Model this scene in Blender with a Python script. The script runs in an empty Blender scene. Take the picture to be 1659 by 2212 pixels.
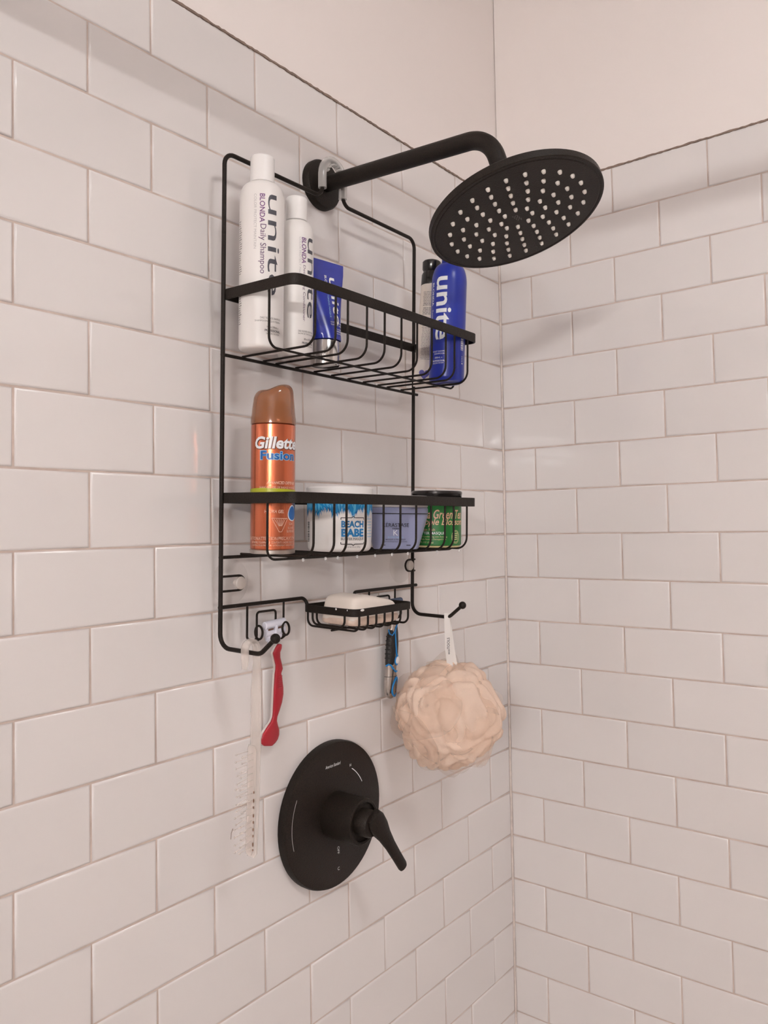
import bpy, bmesh, math, random
from math import sin, cos, pi, radians, atan2, hypot, sqrt, asin
from mathutils import Vector, Matrix

random.seed(7)
C = bpy.context.scene.collection
S = bpy.context.scene

# ------------------------------------------------------------------ camera
FPX = 1710.083
CAM = Vector((-1.281207, -0.723502, -0.215491))
cam_d = bpy.data.cameras.new('camera')
cam = bpy.data.objects.new('camera', cam_d)
C.objects.link(cam)
cam_d.sensor_fit = 'HORIZONTAL'
cam_d.sensor_width = 36.0
cam_d.lens = FPX * 36.0 / 1659.0
cam_d.shift_x = -10.082 / 1659.0
cam_d.shift_y = -25.949 / 1659.0
cam_d.clip_start = 0.01
RC = Matrix(((0.612785, -0.016435, -0.790079), (-0.790058, -0.034762, -0.612045), (-0.017405, 0.99926, -0.034286)))
cam.matrix_world = Matrix.Translation(CAM) @ RC.to_4x4()
S.camera = cam

# ------------------------------------------------------------------ world, lamps, exposure
LAMP_WARM = (1.0, 0.98, 0.975)
LAMP_WHITE = (1.0, 1.0, 1.0)
VANITY_STRENGTH = 790.0
CEILING_STRENGTH = 30.0
world = bpy.data.worlds.new('world')
S.world = world
world.use_nodes = True
world.node_tree.nodes['Background'].inputs[0].default_value = (0.9, 0.82, 0.77, 1)
world.node_tree.nodes['Background'].inputs[1].default_value = 0.05
S.view_settings.view_transform = 'Standard'
S.view_settings.look = 'None'
S.view_settings.gamma = 1.0
S.view_settings.use_curve_mapping = False
S.view_settings.exposure = 0.0
S.cycles.use_light_tree = False
S.cycles.max_bounces = 6
S.cycles.diffuse_bounces = 4
S.cycles.glossy_bounces = 3
S.cycles.transmission_bounces = 4
S.cycles.transparent_max_bounces = 12
S.cycles.caustics_reflective = False
S.cycles.caustics_refractive = False
S.cycles.sample_clamp_indirect = 30.0
S.cycles.use_adaptive_sampling = True
S.cycles.adaptive_threshold = 0.03


# ------------------------------------------------------------------ materials
def lin(c):
    out = []
    for v in c:
        v = v / 255.0
        out.append(v / 12.92 if v <= 0.04045 else ((v + 0.055) / 1.055) ** 2.4)
    return tuple(out)


def mat(name, rgb, rough=0.5, metal=0.0, spec=0.5, coat=0.0, bump=0.0, bscale=200.0, var=0.0, vscale=60.0,
        alpha=1.0, trans=0.0, emit=0.0, ior=1.5, sheen=0.0, sss=0.0, translucent=0.0, rough_var=0.0):
    m = bpy.data.materials.new(name)
    m.use_nodes = True
    nt = m.node_tree
    b = nt.nodes['Principled BSDF']
    col = lin(rgb) + (1,)
    b.inputs['Base Color'].default_value = col
    b.inputs['Roughness'].default_value = rough
    b.inputs['Metallic'].default_value = metal
    b.inputs['Specular IOR Level'].default_value = spec
    b.inputs['Coat Weight'].default_value = coat
    b.inputs['Coat Roughness'].default_value = 0.06
    b.inputs['Alpha'].default_value = alpha
    b.inputs['Transmission Weight'].default_value = trans
    b.inputs['IOR'].default_value = ior
    if emit:
        b.inputs['Emission Color'].default_value = col
        b.inputs['Emission Strength'].default_value = emit
    tc = nt.nodes.new('ShaderNodeTexCoord')
    if var:
        n = nt.nodes.new('ShaderNodeTexNoise')
        n.inputs['Scale'].default_value = vscale
        n.inputs['Detail'].default_value = 4
        nt.links.new(tc.outputs['Object'], n.inputs['Vector'])
        r = nt.nodes.new('ShaderNodeMapRange')
        r.inputs[1].default_value = 0.3
        r.inputs[2].default_value = 0.7
        r.inputs[3].default_value = 1 - var
        r.inputs[4].default_value = 1 + var
        nt.links.new(n.outputs['Fac'], r.inputs[0])
        mx = nt.nodes.new('ShaderNodeVectorMath')
        mx.operation = 'SCALE'
        mx.inputs[0].default_value = col[:3]
        nt.links.new(r.outputs[0], mx.inputs['Scale'])
        nt.links.new(mx.outputs[0], b.inputs['Base Color'])
    if rough_var:
        n2 = nt.nodes.new('ShaderNodeTexNoise')
        n2.inputs['Scale'].default_value = vscale
        n2.inputs['Detail'].default_value = 5
        nt.links.new(tc.outputs['Object'], n2.inputs['Vector'])
        r2 = nt.nodes.new('ShaderNodeMapRange')
        r2.inputs[1].default_value = 0.3
        r2.inputs[2].default_value = 0.7
        r2.inputs[3].default_value = max(0.02, rough - rough_var)
        r2.inputs[4].default_value = rough + rough_var
        nt.links.new(n2.outputs['Fac'], r2.inputs[0])
        nt.links.new(r2.outputs[0], b.inputs['Roughness'])
    if bump:
        n3 = nt.nodes.new('ShaderNodeTexNoise')
        n3.inputs['Scale'].default_value = bscale
        n3.inputs['Detail'].default_value = 2
        nt.links.new(tc.outputs['Object'], n3.inputs['Vector'])
        bp = nt.nodes.new('ShaderNodeBump')
        bp.inputs['Strength'].default_value = bump
        bp.inputs['Distance'].default_value = 0.001
        nt.links.new(n3.outputs['Fac'], bp.inputs['Height'])
        nt.links.new(bp.outputs[0], b.inputs['Normal'])
    if translucent:
        tr = nt.nodes.new('ShaderNodeBsdfTranslucent')
        tr.inputs[0].default_value = col
        ms = nt.nodes.new('ShaderNodeMixShader')
        ms.inputs[0].default_value = translucent
        out = nt.nodes['Material Output']
        nt.links.new(b.outputs[0], ms.inputs[1])
        nt.links.new(tr.outputs[0], ms.inputs[2])
        src = ms.outputs[0]
        if alpha < 1:
            b.inputs['Alpha'].default_value = 1.0
            tp = nt.nodes.new('ShaderNodeBsdfTransparent')
            m2 = nt.nodes.new('ShaderNodeMixShader')
            m2.inputs[0].default_value = alpha
            nt.links.new(tp.outputs[0], m2.inputs[1])
            nt.links.new(src, m2.inputs[2])
            src = m2.outputs[0]
        nt.links.new(src, out.inputs[0])
    return m


def tile_material():
    m = mat('glazed_white_tile', (232, 227, 225), rough=0.065, spec=0.5, bump=0.035, bscale=11.0)
    nt = m.node_tree
    b = nt.nodes['Principled BSDF']
    oi = nt.nodes.new('ShaderNodeObjectInfo')
    r = nt.nodes.new('ShaderNodeMapRange')
    r.inputs[3].default_value = 0.975
    r.inputs[4].default_value = 1.015
    nt.links.new(oi.outputs['Random'], r.inputs[0])
    mx = nt.nodes.new('ShaderNodeVectorMath')
    mx.operation = 'SCALE'
    mx.inputs[0].default_value = b.inputs['Base Color'].default_value[:3]
    nt.links.new(r.outputs[0], mx.inputs['Scale'])
    nt.links.new(mx.outputs[0], b.inputs['Base Color'])
    for n in nt.nodes:
        if n.type == 'BUMP':
            n.inputs['Distance'].default_value = 0.004
    return m


def wall_material(name, ztop):
    """plaster above the tiling, sandy grout below its top edge"""
    m = mat(name, (230, 217, 208), rough=0.75, spec=0.2, bump=0.08, bscale=260)
    nt = m.node_tree
    b = nt.nodes['Principled BSDF']
    tc = nt.nodes.new('ShaderNodeTexCoord')
    sp = nt.nodes.new('ShaderNodeSeparateXYZ')
    nt.links.new(tc.outputs['Object'], sp.inputs[0])
    gt = nt.nodes.new('ShaderNodeMath')
    gt.operation = 'GREATER_THAN'
    gt.inputs[1].default_value = ztop
    nt.links.new(sp.outputs[2], gt.inputs[0])
    n = nt.nodes.new('ShaderNodeTexNoise')
    n.inputs['Scale'].default_value = 35
    n.inputs['Detail'].default_value = 5
    nt.links.new(tc.outputs['Object'], n.inputs['Vector'])
    cr = nt.nodes.new('ShaderNodeValToRGB')
    cr.color_ramp.elements[0].position = 0.3
    cr.color_ramp.elements[0].color = lin((196, 178, 168)) + (1,)
    cr.color_ramp.elements[1].position = 0.7
    cr.color_ramp.elements[1].color = lin((220, 205, 196)) + (1,)
    nt.links.new(n.outputs['Fac'], cr.inputs[0])
    mx = nt.nodes.new('ShaderNodeMix')
    mx.data_type = 'RGBA'
    nt.links.new(gt.outputs[0], mx.inputs[0])
    nt.links.new(cr.outputs[0], mx.inputs[6])
    mx.inputs[7].default_value = lin((246, 238, 234)) + (1,)
    nt.links.new(mx.outputs[2], b.inputs['Base Color'])
    return m


TILE_TOP = 0.3868
M = {}
M['tile'] = tile_material()
M['wall'] = wall_material('plaster_and_grout', TILE_TOP - 0.001)
M['paint'] = mat('matt_wall_paint', (196, 189, 185), rough=0.8, spec=0.2)
M['floor'] = mat('grey_floor', (198, 192, 188), rough=0.5, var=0.05, vscale=8)
M['caulk'] = mat('stained_caulk', (138, 118, 106), rough=0.7, var=0.25, vscale=90)
M['corner_caulk'] = mat('corner_caulk', (226, 214, 206), rough=0.6, var=0.12, vscale=70)
M['black'] = mat('black_powder_coat', (32, 25, 20), rough=0.5, spec=0.24, bump=0.5, bscale=900, rough_var=0.12, vscale=800, var=0.5)
M['black_rough'] = mat('matte_black_metal', (33, 26, 21), rough=0.48, spec=0.26, bump=0.5, bscale=900, var=0.6, vscale=800, rough_var=0.1)
M['rubber'] = mat('black_rubber', (22, 20, 20), rough=0.45, bump=0.5, bscale=700)
M['nozzle'] = mat('pale_silicone', (250, 244, 236), rough=0.35)
M['clear'] = mat('clear_soft_plastic', (238, 234, 230), rough=0.08, alpha=0.42, spec=0.9)
M['cup'] = mat('suction_cup_film', (236, 228, 220), rough=0.15, alpha=0.10, spec=0.6)
M['cup_knob'] = mat('suction_cup_knob', (226, 216, 208), rough=0.2, alpha=0.6, spec=0.7)
M['bottle_white'] = mat('white_bottle_plastic', (240, 236, 233), rough=0.35, spec=0.4)
M['cap_white'] = mat('white_cap_plastic', (241, 238, 236), rough=0.3, spec=0.45)
M['ink_grey'] = mat('dark_grey_ink', (78, 78, 86), rough=0.35)
M['ink_purple'] = mat('purple_ink', (118, 72, 128), rough=0.4)
M['ink_plum'] = mat('plum_grey_ink', (112, 84, 116), rough=0.4)
M['ink_pale'] = mat('pale_grey_ink', (200, 195, 196), rough=0.4)
M['ink_small'] = mat('small_grey_ink', (120, 114, 112), rough=0.4)
M['ink_black'] = mat('black_ink', (34, 30, 34), rough=0.4)
M['ink_white'] = mat('white_ink', (236, 238, 240), rough=0.4)
M['ink_peach'] = mat('peach_ink', (236, 188, 156), rough=0.4)
M['ink_pink'] = mat('pale_pink_ink', (236, 196, 176), rough=0.35)
M['blue'] = mat('cobalt_blue_plastic', (34, 52, 158), rough=0.3, spec=0.45)
M['blue_tube'] = mat('cobalt_tube_laminate', (40, 54, 160), rough=0.22, spec=0.55)
M['silver'] = mat('silver_foil_cap', (222, 220, 218), rough=0.16, metal=1.0)
M['steel'] = mat('tinplate_rim', (200, 192, 184), rough=0.3, metal=1.0)
M['can'] = mat('orange_metallic_can', (206, 112, 76), rough=0.22, metal=0.85, coat=0.35)
M['can_cap'] = mat('amber_clear_cap', (158, 98, 58), rough=0.14, alpha=0.74, spec=0.6, coat=0.3)
M['can_inner'] = mat('brown_actuator', (140, 84, 48), rough=0.5)
M['lime'] = mat('lime_ink', (176, 180, 40), rough=0.35)
M['ink_blue'] = mat('blue_ink', (26, 98, 172), rough=0.3)
M['ink_cyan'] = mat('light_blue_ink', (150, 200, 232), rough=0.3)
M['shadow_ink'] = mat('brown_shadow_ink', (92, 44, 26), rough=0.4)
M['fur1'] = mat('bright_blue_fur_print', (12, 140, 206), rough=0.5)
M['fur2'] = mat('deep_blue_fur_print', (6, 92, 160), rough=0.5)
M['fur3'] = mat('pale_blue_fur_print', (96, 188, 228), rough=0.5)
M['beach_blue'] = mat('print_blue', (30, 124, 186), rough=0.4)
M['lilac'] = mat('lilac_jar_plastic', (150, 156, 190), rough=0.3, spec=0.5)
M['jar_clear'] = mat('clear_jar_lid', (220, 214, 212), rough=0.1, alpha=0.7, spec=0.6)
M['green'] = mat('green_tub_print', (22, 116, 44), rough=0.35)
M['black_lid'] = mat('black_glossy_lid', (30, 26, 25), rough=0.2, spec=0.6)
M['cream'] = mat('cream_print', (226, 214, 160), rough=0.4)
M['tube_white'] = mat('white_soft_tube', (228, 216, 204), rough=0.4, var=0.03)
M['violet'] = mat('violet_ink', (92, 88, 160), rough=0.4, var=0.3, vscale=120)
M['soap'] = mat('cream_white_soap', (243, 231, 220), rough=0.4, spec=0.4, bump=0.25, bscale=120)
M['soap_low'] = mat('softened_soap', (238, 214, 196), rough=0.3, spec=0.5, bump=0.6, bscale=260, var=0.08, vscale=140)
M['red'] = mat('red_handle_plastic', (176, 36, 50), rough=0.32, bump=0.1, bscale=300)
M['pearl'] = mat('translucent_white_plastic', (234, 226, 222), rough=0.25, alpha=0.8)
M['lavender_white'] = mat('razor_head_plastic', (222, 222, 234), rough=0.4)
M['blade'] = mat('blade_strip', (120, 84, 70), rough=0.35, metal=0.4)
M['chrome'] = mat('satin_chrome', (192, 184, 178), rough=0.22, metal=0.9)
M['razor_blue'] = mat('razor_blue_rubber', (20, 132, 204), rough=0.35)
M['brush'] = mat('clear_acrylic', (232, 220, 212), rough=0.08, alpha=0.36, spec=0.6)
M['bristle'] = mat('clear_bristle', (224, 208, 198), rough=0.15, alpha=0.3)
M['bristle_dirt'] = mat('brown_residue', (120, 84, 62), rough=0.7)
M['loofah'] = mat('peach_mesh_netting', (255, 236, 220), rough=0.6, spec=0.2, translucent=0.5, alpha=0.26, bump=0.3, bscale=900)
M['pouf_core'] = mat('peach_mesh_core', (255, 233, 215), rough=0.75, spec=0.15, translucent=0.3, bump=0.6, bscale=420)
M['navy'] = mat('razor_cartridge_plastic', (70, 84, 112), rough=0.4)
M['strap'] = mat('white_ribbon', (235, 230, 226), rough=0.6)
M['drop'] = mat('water', (250, 250, 250), rough=0.03, alpha=0.35, spec=0.9)
M['lamp'] = mat('lamp_glass', (255, 240, 228), emit=0)
M['hair'] = mat('brown_hair', (110, 82, 66), rough=0.5)
for key, strength in (('vanity_glow', VANITY_STRENGTH), ('ceiling_glow', CEILING_STRENGTH)):
    mm = bpy.data.materials.new(key)
    mm.use_nodes = True
    nt_ = mm.node_tree
    nt_.nodes.remove(nt_.nodes['Principled BSDF'])
    em = nt_.nodes.new('ShaderNodeEmission')
    em.inputs[0].default_value = (LAMP_WARM if key == 'vanity_glow' else LAMP_WHITE) + (1,)
    em.inputs[1].default_value = strength
    nt_.links.new(em.outputs[0], nt_.nodes['Material Output'].inputs[0])
    M[key] = mm


# ------------------------------------------------------------------ mesh helpers
def V(*a):
    return Vector(a)


def fillet(pts, r, n=6, closed=False):
    pts = [Vector(p) for p in pts]
    out = []
    N = len(pts)
    for i in range(N):
        if not closed and i in (0, N - 1):
            out.append(pts[i])
            continue
        a, b, c = pts[i - 1], pts[i], pts[(i + 1) % N]
        d1, d2 = (a - b), (c - b)
        l1, l2 = d1.length, d2.length
        d1.normalize()
        d2.normalize()
        ang = d1.angle(d2)
        if ang > pi - 0.02:
            out.append(b)
            continue
        t = min(r / math.tan(ang / 2), l1 * 0.49, l2 * 0.49)
        rr = t * math.tan(ang / 2)
        bis = (d1 + d2).normalized()
        cen = b + bis * (rr / sin(ang / 2))
        p1, p2 = b + d1 * t - cen, b + d2 * t - cen
        tot = p1.angle(p2)
        for k in range(n + 1):
            s = k / n
            out.append(cen + (p1 * sin((1 - s) * tot) + p2 * sin(s * tot)) / sin(tot))
    return out


class MB:
    def __init__(self):
        self.v = []
        self.f = []

    def add(self, verts, faces):
        o = len(self.v)
        self.v += [tuple(p) for p in verts]
        self.f += [tuple(i + o for i in q) for q in faces]
        return self

    def box(self, x0, x1, y0, y1, z0, z1):
        return self.add([(x0, y0, z0), (x1, y0, z0), (x1, y1, z0), (x0, y1, z0), (x0, y0, z1), (x1, y0, z1), (x1, y1, z1), (x0, y1, z1)],
                        [(0, 3, 2, 1), (4, 5, 6, 7), (0, 1, 5, 4), (1, 2, 6, 5), (2, 3, 7, 6), (3, 0, 4, 7)])

    def tube(self, pts, r, seg=10, closed=False, caps=True, flat=None):
        pts = [Vector(p) for p in pts]
        n = len(pts)
        rs = r if isinstance(r, (list, tuple)) else [r] * n
        tang = []
        for i in range(n):
            if closed:
                t = pts[(i + 1) % n] - pts[i - 1]
            else:
                t = pts[min(i + 1, n - 1)] - pts[max(i - 1, 0)]
            tang.append(t.normalized())
        up = Vector((0, 0, 1)) if abs(tang[0].z) < 0.9 else Vector((1, 0, 0))
        nrm = (up - tang[0] * up.dot(tang[0])).normalized()
        rings = []
        for i in range(n):
            if i:
                nrm = (nrm - tang[i] * nrm.dot(tang[i])).normalized()
            bi = tang[i].cross(nrm)
            rings.append([pts[i] + (nrm * cos(2 * pi * k / seg) + bi * sin(2 * pi * k / seg)) * rs[i] for k in range(seg)])
        vs = [p for ring in rings for p in ring]
        fs = []
        m = n if closed else n - 1
        for i in range(m):
            a, b = i * seg, ((i + 1) % n) * seg
            for k in range(seg):
                k2 = (k + 1) % seg
                fs.append((a + k, a + k2, b + k2, b + k))
        if caps and not closed:
            fs.append(tuple(reversed(range(seg))))
            fs.append(tuple(range((n - 1) * seg, n * seg)))
        return self.add(vs, fs)

    def lathe(self, prof, seg=48, cx=0.0, cy=0.0, zfun=None):
        vs, fs = [], []
        for r, z in prof:
            for k in range(seg):
                a = 2 * pi * k / seg
                x, y = r * cos(a), r * sin(a)
                vs.append((cx + x, cy + y, z + (zfun(x, y, z) if zfun else 0)))
        for i in range(len(prof) - 1):
            for k in range(seg):
                k2 = (k + 1) % seg
                fs.append((i * seg + k, i * seg + k2, (i + 1) * seg + k2, (i + 1) * seg + k))
        if prof[0][0] > 1e-6:
            fs.append(tuple(reversed(range(seg))))
        if prof[-1][0] > 1e-6:
            n = len(prof) - 1
            fs.append(tuple(range(n * seg, (n + 1) * seg)))
        return self.add(vs, fs)

    def loft(self, secs, seg=20, caps=True):
        """secs: list of (center, axis_u*half, axis_v*half)"""
        vs, fs = [], []
        for c, u, v in secs:
            for k in range(seg):
                a = 2 * pi * k / seg
                vs.append(Vector(c) + Vector(u) * cos(a) + Vector(v) * sin(a))
        for i in range(len(secs) - 1):
            for k in range(seg):
                k2 = (k + 1) % seg
                fs.append((i * seg + k, i * seg + k2, (i + 1) * seg + k2, (i + 1) * seg + k))
        if caps:
            fs.append(tuple(reversed(range(seg))))
            fs.append(tuple(range((len(secs) - 1) * seg, len(secs) * seg)))
        return self.add(vs, fs)

    def band(self, loop, t, h):
        """closed horizontal loop of flat bar: thickness t, height h"""
        n = len(loop)
        loop = [Vector(p) for p in loop]
        vs, fs = [], []
        for i in range(n):
            d = (loop[(i + 1) % n] - loop[i - 1])
            d.z = 0
            d.normalize()
            nn = Vector((d.y, -d.x, 0))
            e = min(t, h) * 0.18
            for (o, z) in ((t / 2 - e, -h / 2), (t / 2, -h / 2 + e), (t / 2, h / 2 - e), (t / 2 - e, h / 2), (-t / 2 + e, h / 2), (-t / 2, h / 2 - e), (-t / 2, -h / 2 + e), (-t / 2 + e, -h / 2)):
                vs.append(loop[i] + nn * o + Vector((0, 0, z)))
        for i in range(n):
            a, b = i * 8, ((i + 1) % n) * 8
            for k in range(8):
                k2 = (k + 1) % 8
                fs.append((a + k, b + k, b + k2, a + k2))
        return self.add(vs, fs)

    def sphere(self, c, r, seg=16, ring=10, sc=(1, 1, 1)):
        prof = []
        vs, fs = [], []
        c = Vector(c)
        for i in range(ring + 1):
            th = pi * i / ring
            for k in range(seg):
                a = 2 * pi * k / seg
                vs.append(c + Vector((r * sc[0] * sin(th) * cos(a), r * sc[1] * sin(th) * sin(a), -r * sc[2] * cos(th))))
        for i in range(ring):
            for k in range(seg):
                k2 = (k + 1) % seg
                fs.append((i * seg + k, i * seg + k2, (i + 1) * seg + k2, (i + 1) * seg + k))
        return self.add(vs, fs)

    def mesh(self, name, m, smooth=True, angle=40):
        me = bpy.data.meshes.new(name)
        me.from_pydata(self.v, [], self.f)
        bm = bmesh.new()
        bm.from_mesh(me)
        bmesh.ops.remove_doubles(bm, verts=bm.verts, dist=1e-6)
        bm.normal_update()
        bmesh.ops.recalc_face_normals(bm, faces=bm.faces)
        bm.to_mesh(me)
        bm.free()
        if smooth:
            me.polygons.foreach_set('use_smooth', [True] * len(me.polygons))
            me.set_sharp_from_angle(angle=radians(angle))
        if m:
            me.materials.append(m)
        return me

    def build(self, name, m, parent=None, smooth=True, angle=40):
        return link(name, self.mesh(name, m, smooth, angle), parent)


def link(name, me, parent=None):
    o = bpy.data.objects.new(name, me)
    C.objects.link(o)
    if parent:
        o.parent = parent
    return o


def tag(o, label=None, cat=None, group=None, kind=None):
    if label:
        o['label'] = label
    if cat:
        o['category'] = cat
    if group:
        o['group'] = group
    if kind:
        o['kind'] = kind
    return o


# the hanging rack leans: its top stands further off the wall than its foot
TILT = 0.0295
T = Matrix.Translation((0, -0.0241, 0)) @ Matrix.Rotation(TILT, 4, 'X')


def thing(name, label, cat, pos=(0, 0, 0), rz=0.0, lean_y=0.0, lean_x=0.0, tilted=True, group=None):
    o = bpy.data.objects.new(name, None)
    o.empty_display_size = 0.02
    C.objects.link(o)
    mtx = Matrix.Translation(pos) @ Matrix.Rotation(lean_y, 4, 'Y') @ Matrix.Rotation(lean_x, 4, 'X') @ Matrix.Rotation(rz, 4, 'Z')
    o.matrix_world = (T @ mtx) if tilted else mtx
    tag(o, label, cat, group)
    return o


def phi_cam(x, y, tilted=True):
    yy = y - 0.0241 if tilted else y
    return atan2(CAM.y - yy, CAM.x - x)


# ------------------------------------------------------------------ printed lettering
_glyphs = {}


def glyphs(s, bold=0.0, shear=0.0, spacing=1.0):
    key = (s, bold, shear, spacing)
    if key not in _glyphs:
        cu = bpy.data.curves.new('type', 'FONT')
        cu.body = s
        cu.size = 1.0
        cu.offset = bold
        cu.shear = shear
        cu.space_character = spacing
        cu.resolution_u = 3
        ob = bpy.data.objects.new('type', cu)
        me = bpy.data.meshes.new_from_object(ob)
        vs = [(v.co.x, v.co.y) for v in me.vertices]
        fs = [tuple(p.vertices) for p in me.polygons]
        bpy.data.objects.remove(ob)
        bpy.data.curves.remove(cu)
        bpy.data.meshes.remove(me)
        _glyphs[key] = (vs, fs)
    return _glyphs[key]


def flatshape(vs, fs, name, m, parent, surf, step=None):
    """2-D mesh -> laid on surf(u, v); cut every step metres of u so that it bends"""
    bm = bmesh.new()
    bv = [bm.verts.new((x, y, 0)) for x, y in vs]
    for f in fs:
        try:
            bm.faces.new([bv[i] for i in f])
        except ValueError:
            pass
    if step:
        xs = [x for x, y in vs]
        k = math.floor(min(xs) / step) + 1
        while k * step < max(xs):
            g = list(bm.verts) + list(bm.edges) + list(bm.faces)
            bmesh.ops.bisect_plane(bm, geom=g, plane_co=(k * step, 0, 0), plane_no=(1, 0, 0))
            k += 1
    for v in bm.verts:
        v.co = surf(v.co.x, v.co.y)
    bm.normal_update()
    me = bpy.data.meshes.new(name)
    bm.to_mesh(me)
    bm.free()
    me.materials.append(m)
    return link(name, me, parent)


def lettering(parent, s, m, surf, u, v, w=None, h=None, vertical=False, bold=0.0, shear=0.0, spacing=1.0, step=0.003, name='lettering', align='c', up=False):
    vs, fs = glyphs(s, bold, shear, spacing)
    x0, x1 = min(p[0] for p in vs), max(p[0] for p in vs)
    y0, y1 = min(p[1] for p in vs), max(p[1] for p in vs)
    sx = w / (x1 - x0) if w else h / (y1 - y0)
    sy = h / (y1 - y0) if h else sx
    ax = {'c': (x0 + x1) / 2, 'l': x0, 'r': x1}[align]
    ay = (y0 + y1) / 2
    q = [((x - ax) * sx, (y - ay) * sy) for x, y in vs]
    if vertical:
        q = [(b, -a) for a, b in q] if not up else [(-b, a) for a, b in q]
    q = [(a + u, b + v) for a, b in q]
    return flatshape(q, fs, name, m, parent, surf, step)


def cyl(rfun, phi0, eps=0.00025, cx=0.0, cy=0.0):
    rf = rfun if callable(rfun) else (lambda h: rfun)

    def s(u, v):
        r = rf(v)
        a = phi0 + u / r
        return Vector((cx + (r + eps) * cos(a), cy + (r + eps) * sin(a), v))
    return s


def bars(rects):
    vs, fs = [], []
    for x0, x1, y0, y1 in rects:
        o = len(vs)
        vs += [(x0, y0), (x1, y0), (x1, y1), (x0, y1)]
        fs.append((o, o + 1, o + 2, o + 3))
    return vs, fs


def prof_fun(prof):
    pr = sorted([(z, r) for r, z in prof])

    def g(h):
        if h <= pr[0][0]:
            return pr[0][1]
        for (z0, r0), (z1, r1) in zip(pr, pr[1:]):
            if h <= z1:
                return r0 + (r1 - r0) * ((h - z0) / max(1e-9, z1 - z0))
        return pr[-1][1]
    return g


# ------------------------------------------------------------------ the room
FLOOR, CEIL = -1.80, 0.95
XL, YF = -3.4, -2.5
JD = 0.0014                      # how far the grout lies behind the tile faces
wb = MB().box(XL, 0.12, JD, 0.12, FLOOR, CEIL).build('wall_back', M['wall'], smooth=False)
tag(wb, 'white subway tiled wall behind the black wire rack', kind='structure')
wr = MB().box(-0.12 + 0.12, -YF, JD, 0.12, FLOOR, CEIL).build('wall_right', M['wall'], smooth=False)
wr.rotation_euler = (0, 0, -pi / 2)
tag(wr, 'white subway tiled wall to the right of the corner', kind='structure')
tag(MB().box(XL - 0.1, XL, YF, 0.12, FLOOR, CEIL).build('wall_left', M['paint'], smooth=False), kind='structure')
tag(MB().box(XL, 0.12, YF - 0.1, YF, FLOOR, CEIL).build('wall_front', M['paint'], smooth=False), kind='structure')
tag(MB().box(XL - 0.1, 0.12, YF - 0.1, 0.12, FLOOR - 0.1, FLOOR).build('floor', M['floor'], smooth=False), kind='structure')
tag(MB().box(XL - 0.1, 0.12, YF - 0.1, 0.12, CEIL, CEIL + 0.1).build('ceiling', M['paint'], smooth=False), kind='structure')

ROWZ = {-5: 0.3868, -4: 0.3094, -3: 0.2331, -2: 0.1557, -1: 0.0774, 0: -0.0009, 1: -0.078, 2: -0.1541, 3: -0.232, 4: -0.3102, 5: -0.3877, 6: -0.4646,
        7: -0.5428, 8: -0.621, 9: -0.6999, 10: -0.7763, 11: -0.8539, 12: -0.9323, 13: -1.0105, 14: -1.0891}
for k in range(15, 25):
    ROWZ[k] = ROWZ[14] - 0.0777 * (k - 14)
LX = [0.0685, 0.1438, 0.2205, 0.2977, 0.3733, 0.4505, 0.5271, 0.6057, 0.6822, 0.7602, 0.8367, 0.9144, 0.991, 1.068]
RX = [0.0648, 0.1419, 0.2202, 0.2978, 0.3759, 0.4529, 0.53, 0.607, 0.684, 0.761, 0.838, 0.915, 0.992, 1.069]
GAP = 0.0016
_tiles = {}


def tile_mesh(w, h):
    key = (round(w, 4), round(h, 4))
    if key in _tiles:
        return _tiles[key]
    w, h = key
    b = MB()
    rings = [(0.0, 0.0066), (0.0, 0.0018), (0.0011, 0.00055), (0.0026, 0.0), (0.0052, 0.0)]
    rings = [(0.0066, 0.0), (0.0019, 0.0), (0.0006, 0.0006), (0.0, 0.0020), (0.0, 0.0060)]   # inset, depth (front to back)
    rings[0] = (0.0034, 0.0)
    rings[1] = (0.0022, 0.00005)
    for ins, d in rings:
        x, z = w / 2 - ins, h / 2 - ins
        b.v += [(-x, d, -z), (x, d, -z), (x, d, z), (-x, d, z)]
    b.f.append((0, 1, 2, 3))
    for i in range(len(rings) - 1):
        for k in range(4):
            k2 = (k + 1) % 4
            a, c = i * 4, (i + 1) * 4
            b.f.append((a + k, c + k, c + k2, a + k2))
    me = bpy.data.meshes.new('tile')
    me.from_pydata(b.v, [], b.f)
    me.update()
    me.polygons.foreach_set('use_smooth', [True] * len(me.polygons))
    me.materials.append(M['tile'])
    _tiles[key] = me
    return me


rnd = random.Random(3)


def lay(wall, cuts_for_row, side, kmax):
    for k in range(-5, kmax):
        z1, z0 = ROWZ[k], ROWZ[k + 1]
        xs = cuts_for_row(k)
        for a, c in zip(xs, xs[1:]):
            w, h = (c - a) - GAP, (z1 - z0) - GAP
            if w < 0.01:
                continue
            o = link('tile', tile_mesh(w, h), wall)
            o.location = (side * (a + c) / 2, rnd.uniform(-0.00025, 0.00025), (z0 + z1) / 2)
            o.rotation_euler = (rnd.uniform(-0.005, 0.005), rnd.uniform(-0.0015, 0.0015), rnd.uniform(-0.004, 0.004))


def cuts_left(k):
    odd = k % 2 != 0
    return [0.0010] + [x for i, x in enumerate(LX) if (i % 2 == 1) == odd] + ([] if (len(LX) - 1) % 2 == (1 if odd else 0) else [LX[-1]])


def cuts_right(k):
    odd = k % 2 != 0
    return [0.0010] + [x for i, x in enumerate(RX) if (i % 2 == 0) == odd] + ([] if (len(RX) - 1) % 2 == (0 if odd else 1) else [RX[-1]])


lay(wb, cuts_left, -1, 19)
lay(wr, cuts_right, 1, 19)

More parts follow.
